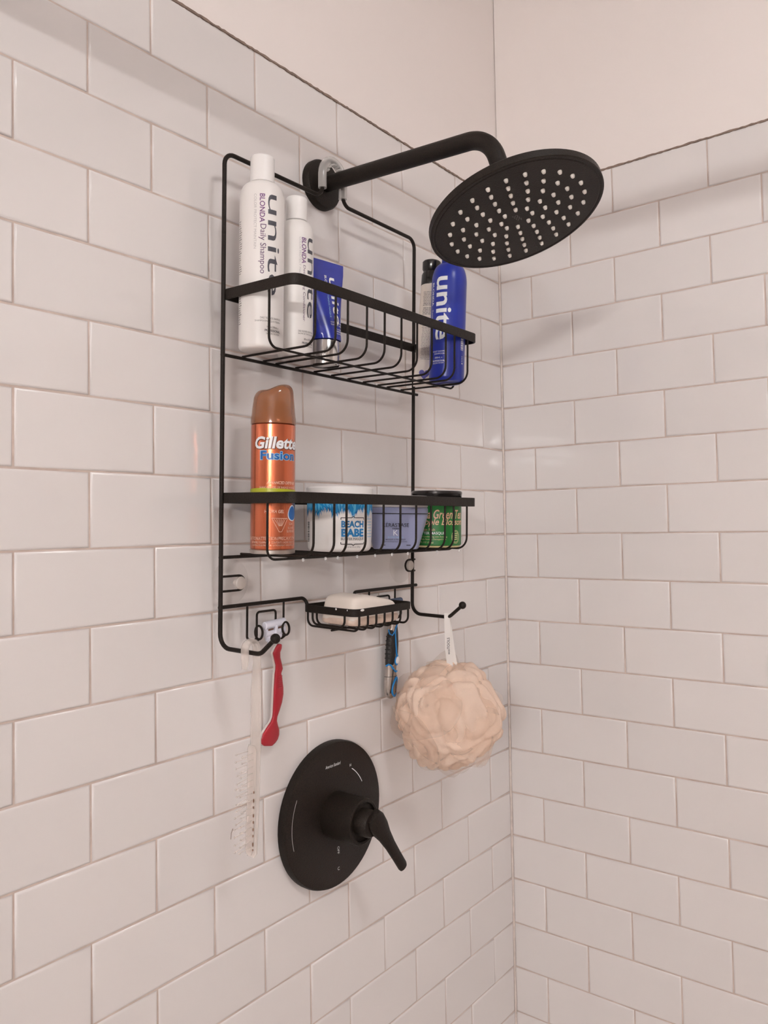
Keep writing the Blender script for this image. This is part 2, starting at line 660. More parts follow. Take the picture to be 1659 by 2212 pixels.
# caulk lines: along the top of the tiling and down the corner
def ragged(x0, x1, z, h, n, seed):
    q = random.Random(seed)
    b = MB()
    for i in range(n + 1):
        x = x0 + (x1 - x0) * i / n
        e0, e1 = q.uniform(-0.0006, 0.0006), q.uniform(-0.0007, 0.0007)
        b.v += [(x, -0.0006, z + e0), (x, -0.0006, z + h + e1), (x, JD + 0.001, z + h + e1), (x, JD + 0.001, z + e0)]
    for i in range(n):
        a, c = i * 4, i * 4 + 4
        for k in range(4):
            k2 = (k + 1) % 4
            b.f.append((a + k, c + k, c + k2, a + k2))
    return b


o = ragged(-1.07, -0.001, TILE_TOP - 0.0006, 0.0026, 240, 1).build('trim_1', M['caulk'], smooth=False)
tag(o, 'brown stained caulk line along the top of the back wall tiles', kind='structure')
o = ragged(0.001, 1.07, TILE_TOP - 0.0006, 0.0026, 240, 2).build('trim_2', M['caulk'], smooth=False)
o.rotation_euler = (0, 0, -pi / 2)
tag(o, 'brown stained caulk line along the top of the right wall tiles', kind='structure')
o = MB().tube([(-0.0003, -0.0003, FLOOR), (-0.0003, -0.0003, TILE_TOP)], 0.0021, 8).build('trim_3', M['corner_caulk'])
tag(o, 'pale caulk line down the tiled corner', kind='structure')

# curtain rod across the shower opening, above the camera
rod = MB().tube([(-1.02, 0.0, 0.288), (-1.02, -1.6, 0.288)], 0.017, 16).build('trim_4', M['chrome'])
tag(rod, 'round shower curtain rod across the opening', kind='structure')

# ------------------------------------------------------------------ lamps of the bathroom (behind the photographer)
t = thing('vanity_light', 'three globe vanity lamp on the bathroom wall behind the camera', 'lamp', (XL, -1.62, 0.25), tilted=False)
MB().box(0, 0.03, -0.32, 0.32, -0.05, 0.05).build('back_plate', M['chrome'], t)
for yy in (-0.22, 0.0, 0.22):
    a = MB().tube([(0.03, yy, 0), (0.075, yy, 0)], 0.012, 12).build('arm', M['chrome'], t)
    g = MB().sphere((0.11, yy, 0), 0.032, 12, 8).build('globe', M['vanity_glow'], t)
t = thing('ceiling_light', 'round flush ceiling lamp of the bathroom', 'lamp', (-0.92, -1.35, CEIL), tilted=False)
MB().lathe([(0.2, 0.0), (0.2, -0.03), (0.185, -0.04), (0.185, -0.03)], 40).build('rim', M['chrome'], t)
MB().lathe([(0.184, -0.035), (0.15, -0.06), (0.08, -0.072), (0.0, -0.075)], 40).build('diffuser', M['ceiling_glow'], t)

# ------------------------------------------------------------------ the black wire shower rack
UL, UR = -0.6835, -0.3120        # uprights
MID = (UL + UR) / 2
caddy = thing('shower_caddy', 'black wire shower rack with two baskets hung over the shower arm', 'shower caddy')
RW = 0.0026                      # upright wire radius
left = [(-0.522, 0, 0.243), (-0.522, 0, 0.2200), (UL, 0, 0.2190), (UL, 0, -0.3490), (UL, -0.067, -0.3490), (UL, -0.089, -0.3305)]
left = fillet(left[:2] + left[2:], 0.006, 5)
pl = fillet([(-0.518, 0, 0.262), (-0.518, 0, 0.2205), (UL, 0, 0.2195), (UL, 0, -0.3490)], 0.014, 7)
pl = [Vector(p) for p in pl][:-1] + fillet([(UL, 0, -0.300), (UL, 0, -0.3495), (UL, -0.0665, -0.3495), (UL, -0.0885, -0.3310)], 0.016, 7)
fr = MB().tube(pl, RW, 12).build('frame', M['black'], caddy)
MB().sphere((UL, -0.0895, -0.3302), 0.0055, 16, 10).build('hook_ball', M['black'], fr)
pr = fillet([(-0.4775, 0, 0.262), (-0.4775, 0, 0.2215), (UR, 0, 0.2205), (UR, 0, -0.3490)], 0.014, 7)
pr = pr[:-1] + fillet([(UR, 0, -0.300), (UR, 0, -0.3465), (UR, -0.0665, -0.3465), (UR, -0.0885, -0.3282)], 0.016, 7)
fr2 = MB().tube(pr, RW, 12).build('frame', M['black'], caddy)
MB().sphere((UR, -0.0895, -0.3274), 0.0055, 16, 10).build('hook_ball', M['black'], fr2)

# clear sleeve that grips the shower arm
arcp = [(-0.518, 0, 0.2325)] + [(-0.49775 + 0.0205 * cos(a), 0, 0.2515 + 0.0225 * sin(a)) for a in [pi - k * pi / 12 for k in range(13)]] + [(-0.4775, 0, 0.2300)]
slv = MB().tube(arcp, 0.0058, 12).build('hanger_sleeve', M['clear'], caddy)
MB().tube(arcp[1:-1], 0.0024, 8).build('core_wire', M['black'], slv)
teeth = MB()
for k in range(9):
    a = radians(20 + k * 17.5)
    c = Vector((-0.49775 + 0.0150 * cos(a), -0.003, 0.2515 + 0.0165 * sin(a)))
    teeth.sphere(c, 0.0017, 8, 6, (1, 3.0, 1))
teeth.build('grip_teeth', M['clear'], slv)

BF = -0.114                      # front of the baskets
WX = [-0.6505, -0.6170, -0.5960, -0.5615, -0.5275, -0.4935, -0.4600, -0.4270, -0.3940, -0.3725, -0.3390]


def basket(zr, zb, name='basket'):
    loop = fillet([(UL + 0.001, -0.0025, zr), (UL + 0.006, -0.0025, zr), (UR - 0.006, -0.0025, zr), (UR - 0.001, -0.0025, zr), (UR - 0.001, -0.012, zr), (UR - 0.001, BF, zr), (UL + 0.001, BF, zr), (UL + 0.001, -0.012, zr)], 0.012, 6, closed=True)
    rim = MB().band(loop, 0.0024, 0.0122).build(name, M['black'], caddy, angle=30)
    bot = zb
    y1 = BF + 0.0008
    for x in WX:
        p = fillet([(x, 0.0035, bot), (x, y1, bot), (x, y1, zr)], 0.016, 7)
        MB().tube(p, 0.0014, 8).build('basket_wire', M['black'], rim)
    for y in (-0.0745,):
        p = fillet([(UL + 0.0012, y, zr), (UL + 0.0012, y, bot - 0.0028), (UR - 0.0012, y, bot - 0.0028), (UR - 0.0012, y, zr)], 0.012, 7)
        MB().tube(p, 0.0014, 8).build('basket_wire', M['black'], rim)
    MB().tube([(UL - 0.002, 0.0, bot - 0.003), (UR + 0.010, 0.0, bot - 0.003)], 0.0020, 10).build('rear_rail', M['black'], rim)
    return rim


Z1, Z2 = -0.0115, -0.2440        # basket floors (wire centres)
basket(0.0545, Z1)
basket(-0.1790, Z2)

# lower support arms, razor holders and soap dish
DZ = -0.3155
for side in (-1, 1):
    xo = UL - 0.002 if side < 0 else UR + 0.010
    xi = MID - 0.0480 if side < 0 else MID + 0.0480
    p = fillet([(xo, 0, -0.3040), (xi, 0, -0.3040), (xi, -0.0065, -0.3150)], 0.006, 5)
    arm = MB().tube(p, 0.0023, 10).build('support_arm', M['black'], caddy)
    cx = -0.612 if side < 0 else -0.384
    q = fillet([(cx - 0.030, 0.001, -0.3020), (cx - 0.030, 0.001, -0.3440), (cx - 0.0225, -0.003, -0.3500), (cx - 0.0155, 0.0, -0.3440), (cx - 0.0155, 0.0, -0.3145),
                (cx + 0.0155, 0.0, -0.3145), (cx + 0.0155, 0.0, -0.3440), (cx + 0.0225, -0.003, -0.3500), (cx + 0.030, 0.001, -0.3440), (cx + 0.030, 0.001, -0.3020)], 0.004, 4)
    MB().tube(q, 0.0014, 8).build('razor_holder', M['black'], caddy)
    for s2 in (-1, 1):
        rc = Vector((cx + s2 * 0.0222, -0.011, -0.3370))
        ring = [rc + Vector((0.0058 * cos(a) * 1.0, 0.001 * sin(a), 0.0078 * sin(a))) for a in [2 * pi * k / 24 for k in range(24)]]
        rg = MB().tube(ring, 0.0014, 8, closed=True).build('razor_ring', M['black'], caddy)
        MB().tube([rc + Vector((0, 0, -0.0078)), rc + Vector((0, 0.005, -0.0115)), (cx + s2 * 0.0225, -0.003, -0.3500)], 0.0014, 8).build('ring_stem', M['black'], rg)

DX0, DX1, DY0, DY1 = MID - 0.0580, MID + 0.0580, -0.0065, -0.0935
loop = fillet([(DX0, DY0, DZ), (DX1, DY0, DZ), (DX1, DY1, DZ), (DX0, DY1, DZ)], 0.010, 6, closed=True)
dish = MB().band(loop, 0.0022, 0.0092).build('soap_dish', M['black'], caddy, angle=30)
DB = -0.3382
for x in [DX0 + 0.0085 + k * (DX1 - DX0 - 0.017) / 6 for k in range(7)]:
    p = fillet([(x, DY0 - 0.001, DZ), (x, DY0 - 0.001, DB), (x, DY1 + 0.001, DB), (x, DY1 + 0.001, DZ)], 0.009, 6)
    MB().tube(p, 0.0014, 8).build('dish_wire', M['black'], dish)
for x in (DX0 + 0.0012, DX1 - 0.0012):
    p = fillet([(x, DY0 - 0.016, DZ), (x, DY0 - 0.016, DB + 0.004), (x, DY1 + 0.018, DB + 0.004), (x, DY1 + 0.018, DZ)], 0.008, 6)
    MB().tube(p, 0.0014, 8).build('dish_wire', M['black'], dish)
p = [(DX0 + 0.006, -0.050, DB - 0.0022), (DX1 - 0.006, -0.050, DB - 0.0022)]
MB().tube(p, 0.0014, 8).build('dish_wire', M['black'], dish)

for x, y, sx_, sy_ in ((DX0 + 0.012, DY1 - 0.0006, 0.0040, 0.0012), (DX0 - 0.0004, DY1 + 0.030, 0.0012, 0.0018), (DX0 - 0.0002, DY1 + 0.012, 0.0012, 0.0012)):
    MB().sphere((x, y, DZ + 0.0030), 1.0, 10, 6, (sx_, sy_, 0.0016)).build('soap_speck', M['cap_white'], dish)

# suction cups (world wall plane lies 16 mm behind the rack here)
for side, cx, cz in ((-1, -0.6560, -0.2775), (1, -0.3215, -0.2735)):
    yw = 0.0241 - 0.0082 + 0.0     # wall plane in rack coordinates at this height
    prof = [(0.0275, 0.0006), (0.0272, 0.0014), (0.020, 0.0032), (0.011, 0.0065), (0.0065, 0.0095), (0.0060, 0.0125)]
    b = MB()
    seg = 36
    for r, d in prof:
        for k in range(seg):
            a = 2 * pi * k / seg
            b.v.append((cx + r * cos(a), yw - d, cz + r * sin(a)))
    for i in range(len(prof) - 1):
        for k in range(seg):
            k2 = (k + 1) % seg
            b.f.append((i * seg + k, i * seg + k2, (i + 1) * seg + k2, (i + 1) * seg + k))
    cup = b.build('suction_cup', M['cup'], caddy)
    kb = MB()
    kp = [(0.0045, 0.0105), (0.0045, 0.0150), (0.0072, 0.0160), (0.0076, 0.0195), (0.0068, 0.0205), (0.0, 0.0208)]
    for r, d in kp:
        for k in range(20):
            a = 2 * pi * k / 20
            kb.v.append((cx + r * cos(a), yw - d, cz + r * sin(a)))
    for i in range(len(kp) - 1):
        for k in range(20):
            k2 = (k + 1) % 20
            kb.f.append((i * 20 + k, i * 20 + k2, (i + 1) * 20 + k2, (i + 1) * 20 + k))
    kb.build('knob', M['cup_knob'], cup)
    # the wire loop that holds the cup's knob
    ux = UL if side < 0 else UR
    ends = [(ux, 0.0, cz + 0.0085), (cx, 0.0, cz + 0.0085)] + [(cx - side * 0.0085 * cos(a), 0.0, cz + 0.0085 * sin(a)) for a in [pi / 2 - k * pi / 10 for k in range(1, 10)]] + [(cx, 0.0, cz - 0.0085), (ux, 0.0, cz - 0.0085)]
    if side > 0:
        ends[0] = (ux + 0.006, 0.0, cz + 0.0085)
        ends[-1] = (ux + 0.006, 0.0, cz - 0.0085)
    MB().tube(ends, 0.0014, 8).build('cup_loop', M['black'], caddy)

# water drops hanging from the lower basket
for x in (-0.6505, -0.617, -0.596, -0.5615, -0.5275, -0.4935, -0.46, -0.394, -0.339):
    MB().sphere((x, -0.1005 if x > -0.62 else -0.098, Z2 - 0.0030), 0.0017, 10, 8, (1, 1, 1.25)).build('water_drop', M['drop'], caddy)

# ------------------------------------------------------------------ shower head and arm
sh = thing('rain_shower', 'large round black rain shower head on a curved wall arm', 'shower head', (-0.49, 0, 0.2525), tilted=False)
L = Matrix.Translation((0.49, 0, -0.2525))


def loc(p):
    return L @ Vector(p)


NH = Vector((0.0328, 0.3196, 1)).normalized()
HC = Vector((-0.49, -0.3006, 0.132))
b = MB()
fl = [(0.0, 0.012), (0.020, 0.012), (0.0315, 0.0105), (0.0335, 0.0075), (0.0335, 0.0)]
for r, d in fl:
    for k in range(48):
        a = 2 * pi * k / 48
        b.v.append(loc((-0.49 + r * cos(a), -d, 0.2525 + r * sin(a))))
for i in range(len(fl) - 1):
    for k in range(48):
        k2 = (k + 1) % 48
        b.f.append((i * 48 + k, i * 48 + k2, (i + 1) * 48 + k2, (i + 1) * 48 + k))
b.build('flange', M['black_rough'], sh)
e0 = HC + NH * 0.028
path = fillet([(-0.49, -0.002, 0.2525), (-0.49, -0.268, 0.2370), tuple(e0)], 0.042, 14)
MB().tube([loc(p) for p in path], 0.0105, 24).build('arm', M['black_rough'], sh)
E1 = (Vector((1, 0, 0)) - NH * NH.x).normalized()
E2 = NH.cross(E1)


def disc(prof, seg=96, c=HC):
    b = MB()
    for r, d in prof:
        for k in range(seg):
            a = 2 * pi * k / seg
            b.v.append(loc(c + E1 * r * cos(a) + E2 * r * sin(a) + NH * d))
    for i in range(len(prof) - 1):
        for k in range(seg):
            k2 = (k + 1) % seg
            b.f.append((i * seg + k, i * seg + k2, (i + 1) * seg + k2, (i + 1) * seg + k))
    return b


disc([(0.0, 0.0), (0.0945, 0.0), (0.0953, 0.0006), (0.0965, 0.0006), (0.0972, 0.0), (0.0995, 0.0), (0.1004, 0.0008), (0.1004, 0.0082), (0.0990, 0.0095), (0.060, 0.0105), (0.028, 0.014), (0.018, 0.019), (0.0165, 0.034), (0.0, 0.034)]).build('disc', M['black_rough'], sh, angle=30)
noz = None
for r, n, a0 in ((0.0779, 24, -143), (0.0630, 20, -140), (0.0480, 16, -135), (0.0330, 12, -127), (0.0180, 8, -109)):
    for k in range(n):
        a = radians(a0 + k * 360 / n)
        c = HC + E1 * r * cos(a) + E2 * r * sin(a)
        if noz is None:
            bb = MB()
            pr_ = [(0.0024, 0.0004), (0.0023, -0.0016), (0.0017, -0.0032), (0.0, -0.0034)]
            for rr, d in pr_:
                for j in range(10):
                    t_ = 2 * pi * j / 10
                    bb.v.append(E1 * rr * cos(t_) + E2 * rr * sin(t_) + NH * d)
            for i in range(3):
                for j in range(10):
                    j2 = (j + 1) % 10
                    bb.f.append((i * 10 + j, i * 10 + j2, i * 10 + 10 + j2, i * 10 + 10 + j))
            noz = bb.mesh('nozzle', M['nozzle'])
        o = link('nozzle', noz, sh)
        o.location = loc(c)


def on_face(u, v):
    return loc(HC + E1 * u + E2 * v - NH * 0.0003)


lv_, lf_ = [], []
for row in range(2):
    for k in range(17):
        u = -0.007 + 0.014 * k / 16 + row * 0.002
        v = 0.0014 * sin(k * 1.3 + row) * (0.6 if row else 1.0) + (0.0008 if row == 0 else -0.0022)
        lv_ += [(u, v - 0.00035), (u, v + 0.00035)]
        if k:
            o_ = len(lv_) - 4
            lf_.append((o_, o_ + 2, o_ + 3, o_ + 1))
flatshape(lv_, lf_, 'logo_mark', M['ink_small'], sh, on_face)

# ------------------------------------------------------------------ shower valve
VX, VZ = -0.4890, -0.5943
vv = thing('shower_valve', 'round black shower valve plate with a lever handle', 'shower valve', (VX, 0, VZ), tilted=False)


def ydisc(prof, seg=72, cx=0, cz=0):
    b = MB()
    for r, d in prof:
        for k in range(seg):
            a = 2 * pi * k / seg
            b.v.append((cx + r * cos(a), -d, cz + r * sin(a)))
    for i in range(len(prof) - 1):
        for k in range(seg):
            k2 = (k + 1) % seg
            b.f.append((i * seg + k, i * seg + k2, (i + 1) * seg + k2, (i + 1) * seg + k))
    return b


ydisc([(0.0948, 0.0002), (0.0950, 0.0070), (0.0936, 0.0112), (0.0915, 0.0120), (0.0, 0.0120)]).build('plate', M['black_rough'], vv, angle=25)
ydisc([(0.0300, 0.0100), (0.0295, 0.0570), (0.0288, 0.0600), (0.0270, 0.0608), (0.0245, 0.0605), (0.0238, 0.0570), (0.0, 0.0570)], 48).build('sleeve', M['black_rough'], vv, angle=25)
ydisc([(0.0175, 0.0550), (0.0170, 0.0720), (0.0150, 0.0755), (0.0, 0.0760)], 40).build('stem', M['black_rough'], vv, angle=30)
lv = MB()
p0, p1 = Vector((0.004, -0.077, 0.004)), Vector((0.0490, -0.0860, -0.0680))
dirn = (p1 - p0).normalized()
side = dirn.cross(Vector((0, -1, 0))).normalized()
outw = side.cross(dirn).normalized()
secs = []
for s, w, th in ((-0.14, 0.004, 0.004), (-0.11, 0.011, 0.0075), (0.0, 0.0145, 0.0095), (0.14, 0.0140, 0.0092), (0.30, 0.0105, 0.0074), (0.5, 0.0084, 0.0060), (0.75, 0.0077, 0.0054), (0.95, 0.0076, 0.0050), (0.99, 0.0066, 0.0042), (1.0, 0.0045, 0.003)):
    c = p0.lerp(p1, s)
    secs.append((c, side * w, outw * th))
lv.loft(secs, 20).build('lever', M['black_rough'], vv, angle=35)


def on_plate(u, v):
    return Vector((u, -0.01225, v))


lettering(vv, 'American Standard', M['ink_white'], on_plate, -0.004, 0.0655, w=0.030, h=0.0042, shear=0.3, step=None, name='logo')
lettering(vv, 'H', M['ink_white'], on_plate, 0.0310, 0.0570, h=0.0036, step=None)
lettering(vv, 'OFF', M['ink_white'], on_plate, 0.004, -0.048, h=0.0040, step=None, vertical=True)
lettering(vv, 'C', M['ink_white'], on_plate, 0.004, -0.072, h=0.0042, step=None)


def arc_mark(a0, a1, r, w, n=16):
    vs, fs = [], []
    for k in range(n + 1):
        a = radians(a0 + (a1 - a0) * k / n)
        vs += [((r - w) * cos(a), (r - w) * sin(a)), ((r + w) * cos(a), (r + w) * sin(a))]
    for k in range(n):
        fs.append((2 * k, 2 * k + 2, 2 * k + 3, 2 * k + 1))
    return vs, fs


flatshape(*arc_mark(57, 28, 0.0620, 0.0005), 'dial_mark', M['ink_white'], vv, on_plate)
flatshape(*arc_mark(152, 196, 0.0820, 0.0003), 'dial_mark', M['ink_pale'], vv, on_plate)

# ------------------------------------------------------------------ upper basket contents
F1, F2 = Z1 + 0.0015, Z2 + 0.0015


def bottle_prof(r, body, shoulder, rn, rb=0.005):
    p = [(0.0, 0.0006), (r - rb, 0.0)]
    p += [(r - rb + rb * sin(a), rb - rb * cos(a)) for a in [pi / 2 * k / 5 for k in range(1, 6)]]
    n = 9
    for k in range(n + 1):
        a = pi / 2 * k / n
        p.append((rn + (r - rn) * cos(a) ** 0.85, body + shoulder * sin(a)))
    return p


def capped(t, r, z0, z1, m, name='cap', e=0.0012):
    return MB().lathe([(r * 0.9, z0), (r, z0 + 0.0006), (r * 0.985, z1 - e), (r * 0.985 - e * 0.8, z1), (0.0, z1 + 0.0002)], 40).build(name, m, t, angle=30)


# tall white shampoo
sx, sy = -0.6535, -0.0310
t = thing('shampoo_bottle', 'tall white shampoo bottle in the left end of the upper basket', 'bottle', (sx, sy, F1))
pf = bottle_prof(0.0256, 0.175, 0.0175, 0.0135)
MB().lathe(pf, 56).build('body', M['bottle_white'], t)
MB().lathe([(0.0128, 0.190), (0.0128, 0.196)], 32).build('neck', M['bottle_white'], t)
capped(t, 0.0140, 0.1940, 0.2245, M['cap_white'])
ph = phi_cam(sx, sy)
sf = cyl(0.0256, ph)
lettering(t, 'unite', M['ink_grey'], sf, 0.0142, 0.1165, w=0.114, h=0.0150, vertical=True)
lettering(t, 'BLONDA', M['ink_purple'], sf, 0.0004, 0.1570, w=0.0325, vertical=True, bold=0.012)
lettering(t, 'Daily Shampoo', M['ink_plum'], sf, 0.0006, 0.1110, w=0.0560, vertical=True)
lettering(t, 'COLOR PROTECT MAINTAIN', M['ink_pale'], sf, -0.0075, 0.1420, w=0.062, h=0.0030, vertical=True)
lettering(t, 'DAILY BLONDE SHAMPOO', M['ink_small'], sf, 0.0120, 0.0335, w=0.0260, h=0.0023)
lettering(t, 'SHAMPOOING QUOTIDIEN', M['ink_small'], sf, 0.0085, 0.0298, w=0.0310, h=0.0023)
lettering(t, '10fl.oz./300mL e', M['ink_small'], sf, 0.0140, 0.0237, w=0.0150, h=0.0021)
lettering(t, 'PROFESSIONAL', M['ink_grey'], sf, 0.0142, 0.0195, w=0.0200, h=0.0026, bold=0.015)
lettering(t, 'SALON SYSTEM', M['ink_small'], sf, 0.0142, 0.0160, w=0.0170, h=0.0020)
q = random.Random(5)
rects = []
for k in range(46):
    v = 0.145 - k * 0.0026
    if v < 0.02 or 0.062 < v < 0.085:
        continue
    rects.append((-0.0345 + q.uniform(0, 0.002), -0.0262 - q.uniform(0, 0.004), v, v + 0.0008))
flatshape(*bars(rects), 'small_print', M['ink_small'], t, sf, 0.003)

# white conditioner
sx, sy = -0.5975, -0.0310
t = thing('conditioner_bottle', 'shorter white conditioner bottle between the tall bottle and the blue tube', 'bottle', (sx, sy, F1))
pf = bottle_prof(0.0212, 0.1440, 0.0215, 0.0125)
MB().lathe(pf, 52).build('body', M['bottle_white'], t)
capped(t, 0.0131, 0.1665, 0.1950, M['cap_white'])
ph = phi_cam(sx, sy)
sf = cyl(0.0212, ph)
lettering(t, 'unite', M['ink_grey'], sf, 0.0215, 0.0950, w=0.0960, h=0.0135, vertical=True)
lettering(t, 'BLONDA', M['ink_purple'], sf, 0.0098, 0.1265, w=0.0310, vertical=True, bold=0.015, shear=0.12)
lettering(t, 'Detangling Conditioner', M['ink_plum'], sf, 0.0102, 0.0755, w=0.0670, h=0.0040, vertical=True, shear=0.1)
lettering(t, 'COLOR PROTECT MAINTAIN', M['ink_pale'], sf, 0.0050, 0.1140, w=0.056, h=0.0024, vertical=True)
lettering(t, 'DAILY BLONDE CONDITIONER', M['ink_small'], sf, 0.0150, 0.0300, w=0.0230, h=0.0021)
lettering(t, 'BAUME DE TOUS LES JOURS', M['ink_small'], sf, 0.0150, 0.0268, w=0.0230, h=0.0021)
lettering(t, '8fl.oz./236mL', M['ink_grey'], sf, 0.0170, 0.0208, w=0.0125, h=0.0022)
lettering(t, 'PROFESSIONAL', M['ink_grey'], sf, 0.0170, 0.0162, w=0.0175, h=0.0024, bold=0.015)
lettering(t, 'SALON SYSTEM', M['ink_small'], sf, 0.0170, 0.0128, w=0.0150, h=0.0019)


def tube_surface(secs, n=40):
    """secs: (z, half_x, half_y); returns verts ring builder"""
    b = MB()
    for z, hx, hy in secs:
        for k in range(n):
            a = 2 * pi * k / n
            b.v.append((hx * cos(a), hy * sin(a), z))
    for i in range(len(secs) - 1):
        for k in range(n):
            k2 = (k + 1) % n
            b.f.append((i * n + k, i * n + k2, (i + 1) * n + k2, (i + 1) * n + k))
    return b


# blue squeeze tube standing on its silver cap
sx, sy = -0.5430, -0.0300
t = thing('toning_tube', 'cobalt blue squeeze tube standing on a shiny silver cap', 'tube', (sx, sy, F1), rz=radians(-8))
MB().lathe([(0.0, 0.0), (0.0176, 0.0), (0.0184, 0.0008), (0.0186, 0.030), (0.0178, 0.0315), (0.0, 0.0315)], 44).build('cap', M['silver'], t, angle=30)
secs = [(0.0312, 0.0194, 0.0194)]
for k in range(13):
    s = k / 12
    e = s ** 0.9
    secs.append((0.0318 + 0.0885 * s, 0.0198 + 0.0092 * s, 0.0198 * (1 - e) + 0.0009))
secs += [(0.1225, 0.0290, 0.0010), (0.1330, 0.0290, 0.0010), (0.1332, 0.0288, 0.0006)]
tb = tube_surface(secs)
n_ = 40
tb.f.append(tuple(range((len(secs) - 1) * n_, len(secs) * n_)))
tb.build('body', M['blue_tube'], t, angle=50)
secf = secs[:]


def tube_front(u, v):
    for (z0, a0, b0), (z1, a1, b1) in zip(secf, secf[1:]):
        if v <= z1:
            s = max(0, (v - z0) / max(1e-9, z1 - z0))
            hx, hy = a0 + (a1 - a0) * s, b0 + (b1 - b0) * s
            break
    else:
        hx, hy = secf[-1][1:]
    x = max(-hx * 0.98, min(hx * 0.98, u))
    return Vector((x, -hy * sqrt(max(0, 1 - (x / hx) ** 2)) - 0.0005, v))


lettering(t, 'unite', M['ink_white'], tube_front, 0.0085, 0.0820, w=0.062, h=0.0125, vertical=True, bold=0.012)
lettering(t, 'BLONDA', M['ink_white'], tube_front, -0.0030, 0.1035, w=0.0215, h=0.0036, vertical=True, bold=0.015)
lettering(t, 'TONING MASQUE', M['ink_cyan'], tube_front, -0.0030, 0.0740, w=0.030, h=0.0026, vertical=True)
lettering(t, 'VIOLET TONING MASQUE', M['ink_white'], tube_front, 0.0065, 0.0530, w=0.022, h=0.0019)
lettering(t, 'TRAITEMENT VIOLET', M['ink_white'], tube_front, 0.0060, 0.0500, w=0.0215, h=0.0019)
lettering(t, '4fl.oz./118mL', M['ink_white'], tube_front, 0.0090, 0.0450, w=0.0130, h=0.0017)
lettering(t, 'PROFESSIONAL', M['ink_white'], tube_front, 0.0090, 0.0420, w=0.0135, h=0.0019, bold=0.015)
lettering(t, 'SALON SYSTEM', M['ink_white'], tube_front, 0.0090, 0.0390, w=0.0120, h=0.0016)

# white tube with black cap, behind the blue bottle
sx, sy = -0.3290, -0.0365
t = thing('hair_tube', 'slim white tube with a black cap behind the blue bottle', 'tube', (sx, sy, F1), rz=radians(-42), lean_y=radians(3.6))
secs = [(0.0, 0.0205, 0.0010), (0.0060, 0.0205, 0.0012)]
for k in range(11):
    s = k / 10
    secs.append((0.008 + 0.144 * s, 0.0205 - 0.0060 * s, 0.0015 + 0.0130 * s ** 0.55))
wt = tube_surface(secs)
wt.f.append(tuple(reversed(range(n_))))
wt.build('body', M['tube_white'], t, angle=50)
MB().lathe([(0.0145, 0.1515), (0.0147, 0.1530), (0.0142, 0.1680), (0.0126, 0.1715), (0.0116, 0.1735), (0.0136, 0.1770), (0.0138, 0.1875), (0.0126, 0.1890), (0.0, 0.1890)], 36).build('cap', M['black_lid'], t, angle=30)
secw = secs


def wtube_front(u, v):
    for (z0, a0, b0), (z1, a1, b1) in zip(secw, secw[1:]):
        if v <= z1:
            s = max(0, (v - z0) / max(1e-9, z1 - z0))
            hx, hy = a0 + (a1 - a0) * s, b0 + (b1 - b0) * s
            break
    else:
        hx, hy = secw[-1][1:]
    x = max(-hx * 0.98, min(hx * 0.98, u))
    y = -hy * sqrt(max(0, 1 - (x / hx) ** 2)) - 0.0005
    return Vector((x, y, v))


q = random.Random(11)
rects = []
v = 0.139
while v > 0.040:
    if not (0.100 < v < 0.104 or 0.115 < v < 0.118):
        x = -0.0130 + q.uniform(0, 0.001)
        while x < 0.010:
            w = q.uniform(0.0015, 0.0045)
            rects.append((x, min(x + w, 0.0125), v, v + (0.0009 if 0.104 < v < 0.122 else 0.0006)))
            x += w + 0.0006
    v -= 0.0022
flatshape(*bars(rects), 'small_print', M['ink_small'], t, wtube_front, 0.003)
hv, hf = [(-0.0055, 0.018)], []
for k in range(25):
    a = 2 * pi * k / 24
    hx_ = 16 * sin(a) ** 3
    hy_ = 13 * cos(a) - 5 * cos(2 * a) - 2 * cos(3 * a) - cos(4 * a)
    hv.append((-0.0055 + hx_ * 0.0005, 0.0185 + hy_ * 0.0005))
for k in range(1, 25):
    hf.append((0, k, k + 1))
flatshape(hv, hf, 'heart_print', M['violet'], t, wtube_front, 0.003)

# blue shampoo bottle
sx, sy = -0.3440, -0.0810
t = thing('toning_shampoo', 'rounded cobalt blue bottle at the right end of the upper basket', 'bottle', (sx, sy, F1), lean_y=radians(2.6))
pf = [(0.0, 0.001), (0.019, 0.0)] + [(0.019 + 0.0060 * sin(a), 0.0060 - 0.0060 * cos(a)) for a in [pi / 2 * k / 5 for k in range(1, 6)]]
for k in range(12):
    a = pi / 2 * k / 11
    pf.append((0.0120 + 0.0130 * cos(a) ** 0.8, 0.1430 + 0.0270 * sin(a)))
pf += [(0.0122, 0.1705), (0.0122, 0.1730), (0.0112, 0.1735)]
MB().lathe(pf, 56).build('body', M['blue'], t, angle=35)
capped(t, 0.0116, 0.1735, 0.1990, M['blue'])
ph = phi_cam(sx, sy)
sf = cyl(0.0250, ph)
lettering(t, 'unite', M['ink_white'], sf, -0.0075, 0.1020, w=0.0900, h=0.0230, vertical=True, bold=0.018)
lettering(t, 'BLONDA', M['ink_white'], sf, -0.0265, 0.1240, w=0.0330, h=0.0048, vertical=True, bold=0.015)
lettering(t, 'Toning Shampoo', M['ink_white'], sf, -0.0270, 0.0820, w=0.0400, h=0.0040, vertical=True)
lettering(t, 'VIOLET SHAMPOO', M['ink_white'], sf, -0.0115, 0.0405, w=0.0220, h=0.0021)
lettering(t, 'SHAMPOOING', M['ink_white'], sf, -0.0100, 0.0372, w=0.0190, h=0.0021)
lettering(t, '300mL e', M['ink_white'], sf, -0.0125, 0.0318, w=0.0120, h=0.0024)
lettering(t, 'PROFESSIONAL', M['ink_white'], sf, -0.0130, 0.0272, w=0.0200, h=0.0024, bold=0.015)
lettering(t, 'SALON SYSTEM', M['ink_white'], sf, -0.0130, 0.0240, w=0.0170, h=0.0021)
q = random.Random(4)
